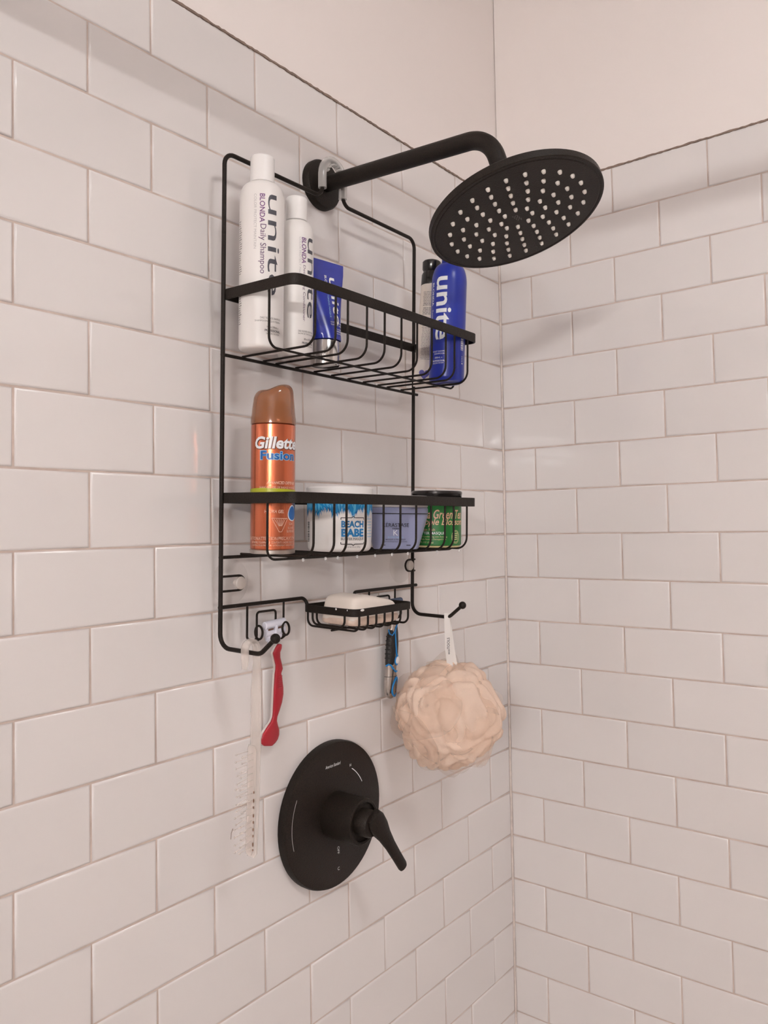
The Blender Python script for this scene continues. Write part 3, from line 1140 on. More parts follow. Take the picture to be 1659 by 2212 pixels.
rects = []
v = 0.044
while v < 0.062:
    hgt = q.choice((0.0005, 0.0009, 0.0013))
    rects.append((0.0210, 0.0275, v, v + hgt))
    v += hgt + q.choice((0.0005, 0.0008))
flatshape(*bars(rects), 'barcode', M['ink_white'], t, sf, 0.002)
rects = [(0.0235, 0.0268, 0.0245, 0.0262)] + [(0.0235, 0.0255, 0.028 + k * 0.0022, 0.0288 + k * 0.0022) for k in range(4)]
flatshape(*bars(rects), 'small_print', M['ink_white'], t, sf, 0.002)

# ------------------------------------------------------------------ lower basket contents
# orange shaving gel can
sx, sy = -0.6385, -0.0370
t = thing('shaving_gel_can', 'orange metallic shaving gel can with an amber cap', 'aerosol can', (sx, sy, F2))
R_ = 0.0256
MB().lathe([(0.0, 0.003), (R_ - 0.004, 0.003), (R_ - 0.002, 0.0), (R_ + 0.0004, 0.0006), (R_ + 0.0005, 0.0045), (R_ - 0.0008, 0.0055)], 48).build('base_rim', M['steel'], t, angle=30)
MB().lathe([(R_ - 0.001, 0.0052), (R_, 0.0062), (R_, 0.1475), (R_ - 0.0012, 0.1490), (R_ - 0.0012, 0.1515), (R_ - 0.004, 0.157), (0.014, 0.163), (0.0, 0.164)], 56).build('body', M['can'], t, angle=30)
cp = [(R_ + 0.0004, 0.1490), (R_ + 0.0004, 0.1555), (R_ - 0.0004, 0.1600), (R_ - 0.0012, 0.1690), (R_ - 0.0024, 0.1790)]
for k in range(1, 8):
    a = pi / 2 * k / 7
    cp.append(((R_ - 0.0024) * (0.62 + 0.38 * cos(a)) if k < 7 else (R_ - 0.0024) * 0.60, 0.1790 + 0.0125 * sin(a)))
cp += [(0.007, 0.1925), (0.0, 0.1928)]
phc = phi_cam(sx, sy)
rx, ry = -sin(phc), cos(phc)


def slant(x, y, z):
    if z < 0.165:
        return 0.0
    k = min(1.0, (z - 0.165) / 0.02)
    s = (x * rx + y * ry) / 0.0256
    return k * (0.0052 * s - 0.0030 * math.exp(-((s + 0.25) / 0.35) ** 2) + 0.001)


MB().lathe(cp, 56, zfun=slant).build('cap', M['can_cap'], t, angle=50)
MB().lathe([(0.0, 0.1600), (0.0165, 0.1605), (0.0165, 0.1720), (0.0120, 0.1760), (0.0, 0.1770)], 32).build('actuator', M['can_inner'], t, angle=35)
sf = cyl(R_, phc)
sfb = cyl(R_, phc, 0.00015)
lettering(t, 'Gillette', M['shadow_ink'], sfb, 0.0062, 0.1258, w=0.0575, h=0.0146, bold=0.05, shear=0.18, name='lettering_shadow')
lettering(t, 'Gillette', M['ink_white'], cyl(R_, phc, 0.0004), 0.0056, 0.1264, w=0.0565, h=0.0140, bold=0.03, shear=0.18)
lettering(t, 'Fusion', M['ink_cyan'], sfb, 0.0070, 0.1120, w=0.0450, h=0.0112, bold=0.055, name='lettering_glow')
lettering(t, 'Fusion', M['ink_blue'], cyl(R_, phc, 0.0004), 0.0070, 0.1120, w=0.0430, h=0.0098, bold=0.022)
lettering(t, 'ADVANCED DEFENSE', M['ink_pink'], sf, 0.0115, 0.0810, w=0.0370, h=0.0032, bold=0.012, shear=0.2)
lettering(t, 'SHAVE GEL  GEL DE RASAGE AVANCÉ', M['ink_pink'], sf, 0.0075, 0.0760, w=0.0470, h=0.0030, shear=0.2)
vs, fs = [], []
for k in range(21):
    u = -0.040 + 0.080 * k / 20
    vs += [(u, 0.0625), (u, 0.0752 - 0.0020 * abs(u + 0.012) / 0.05)]
for k in range(20):
    fs.append((2 * k, 2 * k + 2, 2 * k + 3, 2 * k + 1))
flatshape(vs, fs, 'lime_band', M['lime'], t, sf, 0.003)
lettering(t, 'HYDRA GEL', M['ink_pink'], sf, 0.0020, 0.0485, w=0.0225, h=0.0036, bold=0.01, shear=0.2)


def drop_shape(cx, cy, rx_, ry_, n=28):
    return [(cx, cy)] + [(cx + rx_ * cos(2 * pi * k / n) * (1 - 0.22 * sin(2 * pi * k / n)), cy + ry_ * sin(2 * pi * k / n)) for k in range(n + 1)], [(0, k, k + 1) for k in range(1, n + 1)]


flatshape(*drop_shape(0.0262, 0.0468, 0.0075, 0.0092), 'drop_border', M['ink_white'], t, sfb, 0.003)
flatshape(*drop_shape(0.0262, 0.0468, 0.0064, 0.0080), 'drop_print', M['ink_blue'], t, cyl(R_, phc, 0.0004), 0.003)
vs, fs = [], []


def stroke(x0, y0, x1, y1, w=0.00025):
    d = hypot(x1 - x0, y1 - y0)
    nx, ny = -(y1 - y0) / d * w, (x1 - x0) / d * w
    o_ = len(vs)
    vs.extend([(x0 - nx, y0 - ny), (x1 - nx, y1 - ny), (x1 + nx, y1 + ny), (x0 + nx, y0 + ny)])
    fs.append((o_, o_ + 1, o_ + 2, o_ + 3))


stroke(-0.0010, 0.0410, 0.0180, 0.0405)
stroke(-0.0010, 0.0410, 0.0075, 0.0255)
stroke(0.0180, 0.0405, 0.0105, 0.0255)
stroke(0.0075, 0.0255, 0.0105, 0.0255)
for k in range(6):
    stroke(0.0020 + k * 0.0026, 0.0400, 0.0075 + k * 0.0006, 0.0320)
flatshape(vs, fs, 'fan_emblem', M['ink_pink'], t, sf, 0.003)
for k, s_ in enumerate(('SOIN', 'GEL À RASER', 'GEL HYDRATANT')):
    lettering(t, s_, M['ink_pink'], sf, 0.0235, 0.0345 - k * 0.0042, w=0.006 + k * 0.0035, h=0.0028)
lettering(t, 'CAUTION/ATTENTION/PRECAUCIÓN', M['ink_pink'], sf, -0.0020, 0.0185, w=0.0660, h=0.0046)
lettering(t, 'EXTREMELY FLAMMABLE  CONTENTS UNDER PRESSURE', M['ink_pink'], sf, 0.001, 0.0135, w=0.0580, h=0.0024)
lettering(t, 'CONTENU SOUS PRESSION  EXTRÊMEMENT INFLAMMABLE', M['ink_pink'], sf, 0.001, 0.0105, w=0.0580, h=0.0024)

# white masque tub with a blue fur print
sx, sy = -0.5360, -0.0500
t = thing('hair_masque_tub', 'white tub with blue fur print and blue lettering', 'tub', (sx, sy, F2))
RB = 0.0405
MB().lathe([(0.0, 0.001), (RB - 0.007, 0.0)] + [(RB - 0.007 + 0.006 * sin(a), 0.006 - 0.006 * cos(a)) for a in [pi / 2 * k / 5 for k in range(1, 6)]] + [(RB, 0.0300), (RB, 0.0625), (RB - 0.002, 0.0635)], 64).build('body', M['bottle_white'], t, angle=35)
MB().lathe([(RB + 0.0005, 0.0630), (RB + 0.0010, 0.0640), (RB + 0.0010, 0.0775), (RB - 0.0006, 0.0795), (RB - 0.004, 0.0795), (RB - 0.005, 0.0785), (0.0, 0.0785)], 64).build('lid', M['cap_white'], t, angle=30)
ph = phi_cam(sx, sy)
sf = cyl(RB, ph)
q = random.Random(21)
for mname, count, lo, hi, eps in (('fur2', 240, 0.0455, 0.0540, 0.00014), ('fur1', 330, 0.0430, 0.0540, 0.00020), ('fur3', 90, 0.0470, 0.0560, 0.00026)):
    vs, fs = [], []
    if mname == 'fur2':
        vs += [(-0.075 + 0.15 * k / 40, z) for k in range(41) for z in (0.0545, 0.0628)]
        fs += [(2 * k, 2 * k + 2, 2 * k + 3, 2 * k + 1) for k in range(40)]
    for i in range(count):
        u = q.uniform(-0.074, 0.074)
        top = q.uniform(0.0555, 0.0625)
        clump = 0.0035 * sin(u * 260) + 0.0022 * sin(u * 520 + 1)
        tip = q.uniform(lo, hi) + clump
        du = q.uniform(-0.0035, 0.0035)
        w = q.uniform(0.0005, 0.0012)
        mz = (top + tip) / 2
        o_ = len(vs)
        vs += [(u - w, top), (u + w, top), (u + du * 0.35 + w * 0.8, mz), (u + du, tip), (u + du * 0.35 - w * 0.8, mz)]
        fs.append((o_, o_ + 4, o_ + 3, o_ + 2, o_ + 1))
    tag(flatshape(vs, fs, 'fur_print', M[mname], t, cyl(RB, ph, eps), None), kind='stuff')
UB = 0.0172
lettering(t, 'BEACH', M['beach_blue'], sf, UB, 0.0338, w=0.0300, h=0.0083, bold=0.04)
lettering(t, 'BABE', M['beach_blue'], sf, UB, 0.0235, w=0.0300, h=0.0098, bold=0.045)
lettering(t, 'BUTTER MASQUE', M['ink_black'], sf, UB, 0.0158, w=0.0305, h=0.0036)
for sgn, z0 in ((1, 0.0415), (-1, 0.0098)):
    vs, fs = [], []
    pts_ = [(-0.0155, -sgn * 0.0024), (-0.0155, 0), (-0.0020, 0.0), (0.0, sgn * 0.0018), (0.0020, 0.0), (0.0155, 0), (0.0155, -sgn * 0.0024)]
    for (xa, ya), (xb, yb) in zip(pts_, pts_[1:]):
        stroke(UB + xa, z0 + ya, UB + xb, z0 + yb, 0.00045)
    flatshape(vs, fs, 'bracket_print', M['ink_black'], t, sf, 0.003)
lettering(t, 'net wt 10 oz (283g)', M['ink_small'], sf, UB + 0.001, 0.0062, w=0.0180, h=0.0024)
q = random.Random(9)
rects = []
v = 0.0120
while v < 0.0360:
    hgt = q.choice((0.0004, 0.0008, 0.0012))
    rects.append((-0.0520, -0.0455, v, v + hgt))
    v += hgt + q.choice((0.0005, 0.0008))
flatshape(*bars(rects), 'barcode', M['ink_black'], t, sf, 0.002)
rects = []
for k in range(7):
    for j in range(3):
        rects.append((0.0400 + j * 0.004 + q.uniform(0, .001), 0.0430 + j * 0.004, 0.0180 + k * 0.0036, 0.0188 + k * 0.0036))
flatshape(*bars(rects), 'small_print', M['fur3'], t, sf, 0.002)

# lilac faceted masque jar
sx, sy = -0.4315, -0.0590
ph = phi_cam(sx, sy)
t = thing('lilac_jar', 'lilac tapered hair masque jar between the white tub and the green tub', 'jar', (sx, sy, F2), rz=ph + pi / 2)
# in the jar's own axes -y looks at the camera


def jar_ring(h):
    """square-ish foot that widens into a round mouth"""
    k = min(1.0, h / 0.046) ** 0.9
    pts_ = []
    for i in range(48):
        a = 2 * pi * i / 48
        c, s = cos(a), sin(a)
        n = 6.0
        rs = 0.0300 / ((abs(c) ** n + abs(s) ** n) ** (1 / n))
        pts_.append(((1 - k) * rs + k * 0.0432))
    return pts_


jb = MB()
hs = [0.0, 0.0012, 0.006, 0.014, 0.022, 0.030, 0.038, 0.0455, 0.0462, 0.0470, 0.0478, 0.0535, 0.0550]
for h in hs:
    ins = {0.0: -0.0012, 0.0462: -0.0006, 0.0470: -0.0006, 0.0550: -0.0015}.get(h, 0.0)
    for i, r in enumerate(jar_ring(h)):
        a = 2 * pi * i / 48
        jb.v.append(((r + ins) * cos(a), (r + ins) * sin(a), h))
for j in range(len(hs) - 1):
    for i in range(48):
        i2 = (i + 1) % 48
        jb.f.append((j * 48 + i, j * 48 + i2, (j + 1) * 48 + i2, (j + 1) * 48 + i))
jb.f.append(tuple(reversed(range(48))))
jb.f.append(tuple(range((len(hs) - 1) * 48, len(hs) * 48)))
jb.build('body', M['lilac'], t, angle=22)
MB().lathe([(0.0426, 0.0461), (0.0430, 0.0466), (0.0430, 0.0471), (0.0426, 0.0474)], 64).build('seam', M['ink_black'], t)
MB().lathe([(0.0415, 0.0548), (0.0432, 0.0556), (0.0432, 0.0690), (0.0420, 0.0705), (0.0, 0.0710)], 56).build('lid', M['jar_clear'], t, angle=30)


def jar_front(u, v):
    k = min(1.0, max(0, v) / 0.046) ** 0.9
    rs = 0.0300
    # find the surface along x = u
    best = None
    for i in range(60):
        a = -pi / 2 + (i / 59) * pi / 2 * (1 if u >= 0 else -1)
        c, s = cos(a), sin(a)
        r = (1 - k) * 0.0300 / ((abs(c) ** 6 + abs(s) ** 6) ** (1 / 6)) + k * 0.0432
        x, y = r * c, r * s
        if best is None or abs(x - u) < best[0]:
            best = (abs(x - u), y)
    return Vector((u, best[1] - 0.0006, v))


lettering(t, 'KÉRASTASE', M['ink_black'], jar_front, 0.0, 0.0325, w=0.0345, h=0.0062)
lettering(t, 'PARIS', M['ink_black'], jar_front, 0.0, 0.0272, w=0.0085, h=0.0018, bold=0.02)
lettering(t, 'K', M['ink_white'], jar_front, 0.0, 0.0218, h=0.0070)
lettering(t, 'BLOND ABSOLU', M['ink_cyan'], jar_front, 0.0, 0.0160, w=0.020, h=0.0015)
lettering(t, 'MASQUE ULTRA-VIOLET', M['ink_black'], jar_front, 0.0, 0.0128, w=0.0260, h=0.0019, bold=0.012)
lettering(t, 'SOIN HYALURONIQUE VIOLET CHEVEUX BLONDS', M['ink_black'], jar_front, 0.0, 0.0100, w=0.0300, h=0.0016)
flatshape(*bars([(-0.0190, -0.0135, 0.0050, 0.0060), (0.0140, 0.0195, 0.0050, 0.0060)]), 'small_print', M['ink_black'], t, jar_front, 0.003)

# green masque tub with a black lid
sx, sy = -0.3520, -0.0710
t = thing('green_tub', 'green printed hair masque tub with a black lid', 'tub', (sx, sy, F2))
RG = 0.0350
MB().lathe([(0.0, 0.001), (RG - 0.005, 0.0)] + [(RG - 0.005 + 0.004 * sin(a), 0.004 - 0.004 * cos(a)) for a in [pi / 2 * k / 4 for k in range(1, 5)]] + [(RG - 0.0012, 0.006)], 60).build('base', M['cream'], t, angle=35)
MB().lathe([(RG - 0.0022, 0.0016), (RG, 0.0040), (RG, 0.0630), (RG - 0.002, 0.0650)], 60).build('body', M['green'], t, angle=35)
MB().lathe([(RG - 0.003, 0.0645), (RG + 0.0003, 0.0650), (RG + 0.0005, 0.0740), (RG + 0.0010, 0.0750), (RG + 0.0006, 0.0780), (RG - 0.001, 0.0790), (0.0, 0.0788)], 60).build('lid', M['black_lid'], t, angle=30)
ph = phi_cam(sx, sy)
sf = cyl(RG, ph)
lettering(t, 'Matcha Green Tea', M['ink_peach'], sf, 0.0015, 0.0462, w=0.0840, h=0.0125, bold=0.012, shear=0.3)
lettering(t, '& Apple Blossom', M['ink_peach'], sf, 0.0060, 0.0345, w=0.0820, h=0.0120, bold=0.012, shear=0.3)
lettering(t, 'Protein Rich', M['ink_peach'], sf, -0.0150, 0.0250, w=0.0260, h=0.0036)
lettering(t, 'BUTTER MASQUE', M['ink_white'], sf, -0.0080, 0.0198, w=0.0400, h=0.0044, bold=0.012)
lettering(t, 'Deep Conditioning with Amazing', M['cream'], sf, -0.0060, 0.0150, w=0.0420, h=0.0027)
lettering(t, 'to help Restore Damaged Hair', M['cream'], sf, -0.0060, 0.0115, w=0.0400, h=0.0027)
lettering(t, '8 FL OZ (235g)', M['cream'], sf, -0.0150, 0.0072, w=0.0220, h=0.0028)
vs, fs = [], []
for k in range(20):
    a0, a1 = 2 * pi * k / 20, 2 * pi * (k + 1) / 20
    for rr in (0.0078, 0.0064):
        stroke(0.0300 + rr * cos(a0), 0.0150 + rr * 1.15 * sin(a0), 0.0300 + rr * cos(a1), 0.0150 + rr * 1.15 * sin(a1), 0.0003)
for k in range(4):
    stroke(0.0255, 0.0110 + k * 0.0026, 0.0345, 0.0122 + k * 0.0026, 0.0006)
flatshape(vs, fs, 'leaf_emblem', M['cream'], t, sf, 0.003)

# ------------------------------------------------------------------ soap bar in the dish
t = thing('soap_bar', 'worn cream white soap bar lying in the wire soap dish', 'soap', (-0.4930, -0.0500, DB + 0.0014), rz=radians(-3))


def soap_mesh(hx, hy, z0, z1, nu=40, nv=18, e=4.5, lump=0.0, seed=1):
    b = MB()
    q_ = random.Random(seed)
    ph_ = [q_.uniform(0, 6.28) for _ in range(6)]
    for j in range(nv + 1):
        th = -pi / 2 + pi * j / nv
        ct = abs(cos(th)) ** (2 / e)
        st = math.copysign(abs(sin(th)) ** (2 / (e * 0.8)), sin(th))
        for i in range(nu):
            a = 2 * pi * i / nu
            ca = math.copysign(abs(cos(a)) ** (2 / e), cos(a))
            sa_ = math.copysign(abs(sin(a)) ** (2 / e), sin(a))
            k = 1 + lump * (sin(3 * a + ph_[0]) + sin(5 * a + ph_[1] + 3 * th) + 0.6 * sin(9 * a + ph_[2] + 4 * th))
            b.v.append((hx * ct * ca * k, hy * ct * sa_ * k, (z0 + z1) / 2 + (z1 - z0) / 2 * st + (0.0016 * (hx * ct * ca / hx) if z1 > 0.02 else 0)))
    for j in range(nv):
        for i in range(nu):
            i2 = (i + 1) % nu
            b.f.append((j * nu + i, j * nu + i2, (j + 1) * nu + i2, (j + 1) * nu + i))
    return b


def taper(b):
    out = []
    for x, y, z in b.v:
        k = 1.0 - 0.10 * max(0, min(1, (z - 0.008) / 0.026))
        zz = z - 0.0120 * max(0, (x + 0.015) / 0.055) * max(0, min(1, (z - 0.006) / 0.02))
        out.append((x * k, y * k, zz))
    b.v = out
    return b


taper(soap_mesh(0.0475, 0.0310, 0.0055, 0.0395, 64, 30, e=7.0)).build('bar', M['soap'], t, angle=180)
soap_mesh(0.0480, 0.0335, 0.0002, 0.0140, 56, 14, lump=0.018, seed=3).build('soft_underside', M['soap_low'], t, angle=180)

# ------------------------------------------------------------------ red razor on the left holder
t = thing('red_razor', 'red handled razor hanging in the left razor holder', 'razor', (-0.6055, 0.0, -0.3400))
hb = MB()
hb.loft([((-0.0160, -0.006, 0.0085), (0, 0.0036, 0), (0, 0, 0.0040)), ((-0.0150, -0.006, 0.0085), (0, 0.0046, 0), (0, 0, 0.0052)), ((0.0170, -0.006, 0.0105), (0, 0.0046, 0), (0, 0, 0.0052)), ((0.0180, -0.006, 0.0105), (0, 0.0036, 0), (0, 0, 0.0040))], 14)
hd = hb.build('head', M['lavender_white'], t, angle=35)
MB().loft([((-0.0150, -0.0065, 0.0000), (0, 0.0040, 0), (0, 0, 0.0050)), ((0.0165, -0.0065, 0.0015), (0, 0.0040, 0), (0, 0, 0.0050))], 12).build('guard', M['lavender_white'], hd, angle=35)
MB().loft([((-0.0110, -0.0055, -0.0060), (0, 0.0032, 0), (0, 0, 0.0046)), ((0.0120, -0.0055, -0.0040), (0, 0.0032, 0), (0, 0, 0.0046))], 12).build('yoke', M['lavender_white'], hd, angle=35)
MB().loft([((-0.0030, -0.0060, -0.0090), (0.0060, 0, 0), (0, 0.0034, 0)), ((-0.0040, -0.0055, -0.0130), (0.0050, 0, 0), (0, 0.0030, 0))], 12).build('neck', M['lavender_white'], hd, angle=35)
MB().loft([((-0.0010, -0.0108, -0.0030), (0.0022, 0, 0), (0, 0.0012, 0)), ((0.0008, -0.0108, 0.0085), (0.0022, 0, 0), (0, 0.0012, 0))], 10).build('bridge', M['lavender_white'], hd, angle=35)
for xa, xb, za, zb_ in ((-0.0125, -0.0045, 0.0040, 0.0046), (0.0035, 0.0125, 0.0050, 0.0060)):
    MB().loft([((xa, -0.0104, za), (0, 0.0006, 0), (0, 0, 0.0010)), ((xb, -0.0104, zb_), (0, 0.0006, 0), (0, 0, 0.0010))], 8).build('blade', M['blade'], hd)


def ribbon(pts_, off, kx, th):
    """flattened handle: (x, y, z, half width)"""
    b = MB()
    secs_ = []
    for x, y, z, w in pts_:
        secs_.append(((x, y + off, z), (w * kx, 0, 0), (0, th, 0)))
    b.loft(secs_, 18)
    return b


RED = [(0.0098, -0.0040, -0.0160, 0.0026), (0.0098, -0.0040, -0.0175, 0.0042), (0.0085, -0.0036, -0.0215, 0.0060), (0.0065, -0.0030, -0.0260, 0.0062), (0.0085, -0.0020, -0.0330, 0.0052), (0.0125, -0.0008, -0.0420, 0.0052), (0.0140, 0.0, -0.0475, 0.0062), (0.0122, 0.0002, -0.0530, 0.0054), (0.0128, 0.0, -0.0600, 0.0066), (0.0134, 0.0, -0.0710, 0.0082), (0.0134, 0.0, -0.0790, 0.0085), (0.0122, 0.0002, -0.0890, 0.0076), (0.0105, 0.0008, -0.0980, 0.0056), (0.0085, 0.0012, -0.1050, 0.0038), (0.0068, 0.0012, -0.1100, 0.0050), (0.0040, 0.0010, -0.1160, 0.0100), (0.0022, 0.0008, -0.1220, 0.0145), (0.0010, 0.0008, -0.1280, 0.0158), (0.0, 0.0008, -0.1330, 0.0145), (0.0, 0.0008, -0.1365, 0.0100), (0.0010, 0.0008, -0.1380, 0.0040)]
ribbon([(x, y, z, w) for x, y, z, w in RED], 0.0014, 1.06, 0.0030).build('handle', M['pearl'], t, angle=60)
ribbon([(x, y, z, w * (0.98 if -0.137 < z < -0.017 else 0.9)) for x, y, z, w in RED], -0.0016, 0.97, 0.0030).build('grip', M['red'], t, angle=60)
for k in range(6):
    z = -0.0560 - k * 0.0026
    MB().loft([((0.0095, -0.0046, z), (0, 0.0005, 0), (0, 0, 0.0006)), ((0.0165, -0.0046, z), (0, 0.0005, 0), (0, 0, 0.0006))], 8).build('rib', M['red'], t)
for k in range(5):
    z = -0.0860 - k * 0.0034
    MB().loft([((0.0075, 0.0050, z), (0, 0.0006, 0), (0, 0, 0.0008)), ((0.0145, 0.0050, z), (0, 0.0006, 0), (0, 0, 0.0008))], 8).build('back_rib', M['pearl'], t)

# ------------------------------------------------------------------ blue and black razor on the right holder
t = thing('blue_razor', 'silver razor with black and blue rubber grip hanging under the soap dish', 'razor', (-0.3660, 0.0, -0.3400))
MB().loft([((-0.0185, -0.006, 0.0165), (0, 0.0045, 0), (0, 0, 0.0040)), ((0.0165, -0.006, 0.0175), (0, 0.0045, 0), (0, 0, 0.0040))], 14).build('head', M['navy'], t, angle=35)
MB().loft([((0.0, -0.005, 0.018), (0.011, 0, 0), (0, 0.0035, 0)), ((0.0, -0.004, 0.004), (0.0065, 0, 0), (0, 0.0042, 0)), ((0.0, -0.003, -0.010), (0.0062, 0, 0), (0, 0.0050, 0))], 16).build('yoke', M['chrome'], t, angle=35)
BR = [(0.0030, -0.0008, -0.0080, 0.0062, 0.0055), (0.0032, -0.0010, -0.0180, 0.0072, 0.0066), (0.0030, -0.0010, -0.0300, 0.0092, 0.0074), (0.0025, -0.0010, -0.0450, 0.0106, 0.0078), (0.0015, -0.0010, -0.0600, 0.0108, 0.0078), (0.0005, -0.0010, -0.0740, 0.0104, 0.0076), (-0.0002, -0.0010, -0.0860, 0.0102, 0.0075), (-0.0008, -0.0010, -0.0960, 0.0112, 0.0080), (-0.0012, -0.0010, -0.1080, 0.0116, 0.0082), (-0.0012, -0.0010, -0.1160, 0.0104, 0.0076), (-0.0010, -0.0010, -0.1215, 0.0072, 0.0056), (-0.0008, -0.0010, -0.1240, 0.0030, 0.0024)]
MB().loft([((x, y, z), (w, 0, 0), (0, d, 0)) for x, y, z, w, d in BR], 28).build('handle', M['chrome'], t, angle=45)


def razor_at(z):
    for a, b in zip(BR, BR[1:]):
        if b[2] <= z <= a[2]:
            s = (a[2] - z) / (a[2] - b[2])
            return [a[i] + (b[i] - a[i]) * s for i in range(5)]
    return list(BR[-1] if z < BR[-1][2] else BR[0])


def razor_surf(ang, z, eps=0.0004):
    """ang 0 = straight out from the wall, positive to the right"""
    x, y, _, w, d = razor_at(z)
    return Vector((x + (w + eps) * sin(ang), y - (d + eps) * cos(ang), z))


def razor_patch(name, m, edge, eps=0.0005, n=12):
    """edge(s) -> (z, ang0, ang1)"""
    b = MB()
    rows = [edge(k / 24) for k in range(25)]
    for z, a0, a1 in rows:
        for j in range(n + 1):
            b.v.append(razor_surf(a0 + (a1 - a0) * j / n, z, eps * min(1, max(0.1, 3 * min(j, n - j) / n))))
    for i in range(24):
        for j in range(n):
            o_ = i * (n + 1) + j
            b.f.append((o_, o_ + 1, o_ + n + 2, o_ + n + 1))
    return b.build(name, m, t, angle=60)


def stripe(name, m, pts_, r=0.0007):
    return MB().tube([razor_surf(a, z, 0.0005) for a, z in pts_], r, 8).build(name, m, t)


# the visible flank faces left and forward, so the grip spans -110..60 degrees
razor_patch('grip', M['rubber'], lambda s: (-0.0245 - 0.0500 * s, -1.95 + 0.55 * max(0, 0.16 - s) / 0.16 * 1.0, -0.05 + (-0.75 * max(0, 0.18 - s) / 0.18) - 0.25 * max(0, s - 0.85) / 0.15))
razor_patch('thumb_pad', M['rubber'], lambda s: (-0.0185 - 0.0440 * s, 0.0 + 0.35 * abs(2 * s - 0.9) ** 2, 1.35 - 0.35 * abs(2 * s - 1) ** 3), eps=0.0008)
for k in range(6):
    z = -0.0340 - k * 0.0062
    MB().tube([razor_surf(a, z, 0.0008) for a in (-1.9, -1.7, -1.45, -1.2, -0.95)], 0.0009, 8).build('grip_rib', M['rubber'], t)
stripe('trim_line', M['razor_blue'], [(-0.05, -0.0200), (-0.22, -0.0280), (-0.16, -0.0380), (-0.05, -0.0480), (0.10, -0.0570), (0.30, -0.0620)], 0.0011)
stripe('trim_line', M['razor_blue'], [(0.75, -0.0165), (0.25, -0.0190), (-0.35, -0.0270), (-0.75, -0.0320), (-1.25, -0.0300), (-1.55, -0.0240)], 0.0011)
stripe('trim_line', M['razor_blue'], [(-1.60, -0.0760), (-1.15, -0.0735), (-0.75, -0.0745), (-0.35, -0.0800), (0.20, -0.0850), (0.8, -0.0850)], 0.0013)
MB().sphere(razor_surf(0.55, -0.0690, 0.0), 0.0052, 16, 10, (1, 0.5, 1.05)).build('button', M['cap_white'], t)
stripe('button_ring', M['razor_blue'], [(0.55 + 0.62 * cos(a), -0.0690 + 0.0066 * sin(a)) for a in [2 * pi * k / 20 for k in range(21)]], 0.0011)
stripe('teardrop_ring', M['razor_blue'], [(0.45 + 0.85 * cos(a) * (1 - 0.35 * sin(a)), -0.1070 + 0.0135 * sin(a)) for a in [2 * pi * k / 32 for k in range(33)]], 0.0014)
stripe('joint_line', M['ink_black'], [(a, -0.0915) for a in [-1.9 + k * 0.2 for k in range(18)]], 0.0003)
stripe('flank_line', M['ink_black'], [(-0.35, -0.0770), (-0.35, -0.0850), (-0.42, -0.0950), (-0.55, -0.1050), (-0.70, -0.1150)], 0.0007)
lettering(t, 'Gillette', M['ink_black'], lambda u, v: razor_surf(0.55 + u / 0.0105, v, 0.0007), 0.0, -0.1070, w=0.0175, h=0.0042, vertical=True, bold=0.03, shear=0.15, step=0.002)

# ------------------------------------------------------------------ clear brush over the left hook
t = thing('clear_brush', 'clear plastic shower brush with ball tipped bristles over the left hook', 'brush', (-0.6795, -0.0505, -0.3520))
hp = [(-0.0125, 0.0, -0.0150), (-0.0118, 0.0, -0.0040)]
hp += [(-0.0035 + 0.0085 * cos(a), 0.0, 0.0065 + 0.0085 * sin(a)) for a in [pi - k * pi / 10 for k in range(0, 11)]]
hp += [(0.0058, 0.0, -0.0080), (0.0052, 0.0, -0.0400), (0.0050, 0.0, -0.0900), (0.0048, 0.0, -0.1100), (0.0034, 0.0, -0.1700), (0.0010, 0.0, -0.2170), (-0.0010, 0.0, -0.2215)]
secs = []
pts_ = [Vector(p) for p in hp]
for i, p in enumerate(pts_):
    tg = (pts_[min(i + 1, len(pts_) - 1)] - pts_[max(i - 1, 0)]).normalized()
    nv = Vector((tg.z, 0, -tg.x))
    wid = 0.0034
    dep = 0.0055 if i < 14 else 0.0080
    if i in (0, len(pts_) - 1):
        wid, dep = 0.0018, dep * 0.7
    secs.append((p, nv * wid, Vector((0, dep, 0))))
MB().loft(secs, 18).build('handle', M['brush'], t, angle=60)
MB().loft([((-0.0010, 0, -0.0995), (0.0010, 0, 0), (0, 0.0050, 0)), ((-0.0005, 0, -0.1050), (0.0022, 0, 0), (0, 0.0070, 0)), ((-0.0008, 0, -0.1600), (0.0022, 0, 0), (0, 0.0070, 0)), ((-0.0030, 0, -0.2120), (0.0022, 0, 0), (0, 0.0066, 0)), ((-0.0040, 0, -0.2180), (0.0010, 0, 0), (0, 0.0045, 0))], 20).build('bristle_pad', M['brush'], t, angle=60)
brm = None
q = random.Random(17)
for k in range(15):
    z = -0.1070 - k * 0.0073
    for j, yy in enumerate((-0.0040, 0.0040)):
        if brm is None:
            brm = MB().tube([(0, 0, 0), (-0.0085, 0, -0.0004), (-0.0165, 0, -0.0012)], 0.00055, 6)
            brm = brm.sphere((-0.0170, 0, -0.0012), 0.0013, 8, 6).mesh('bristle', M['bristle'])
        o = link('bristle', brm, t)
        o.location = (-0.0018 - 0.0022 * k / 14, yy, z)
        o.rotation_euler = (0, q.uniform(-0.08, 0.08), q.uniform(-0.1, 0.1))
for k in range(9):
    z = -0.150 - k * 0.0078 + q.uniform(-0.001, 0.001)
    MB().sphere((-0.0034 - 0.0010 * k / 9, -0.0068, z), 0.0008, 8, 6, (0.7, 1, q.uniform(1.5, 3.0))).build('residue', M['bristle_dirt'], t)

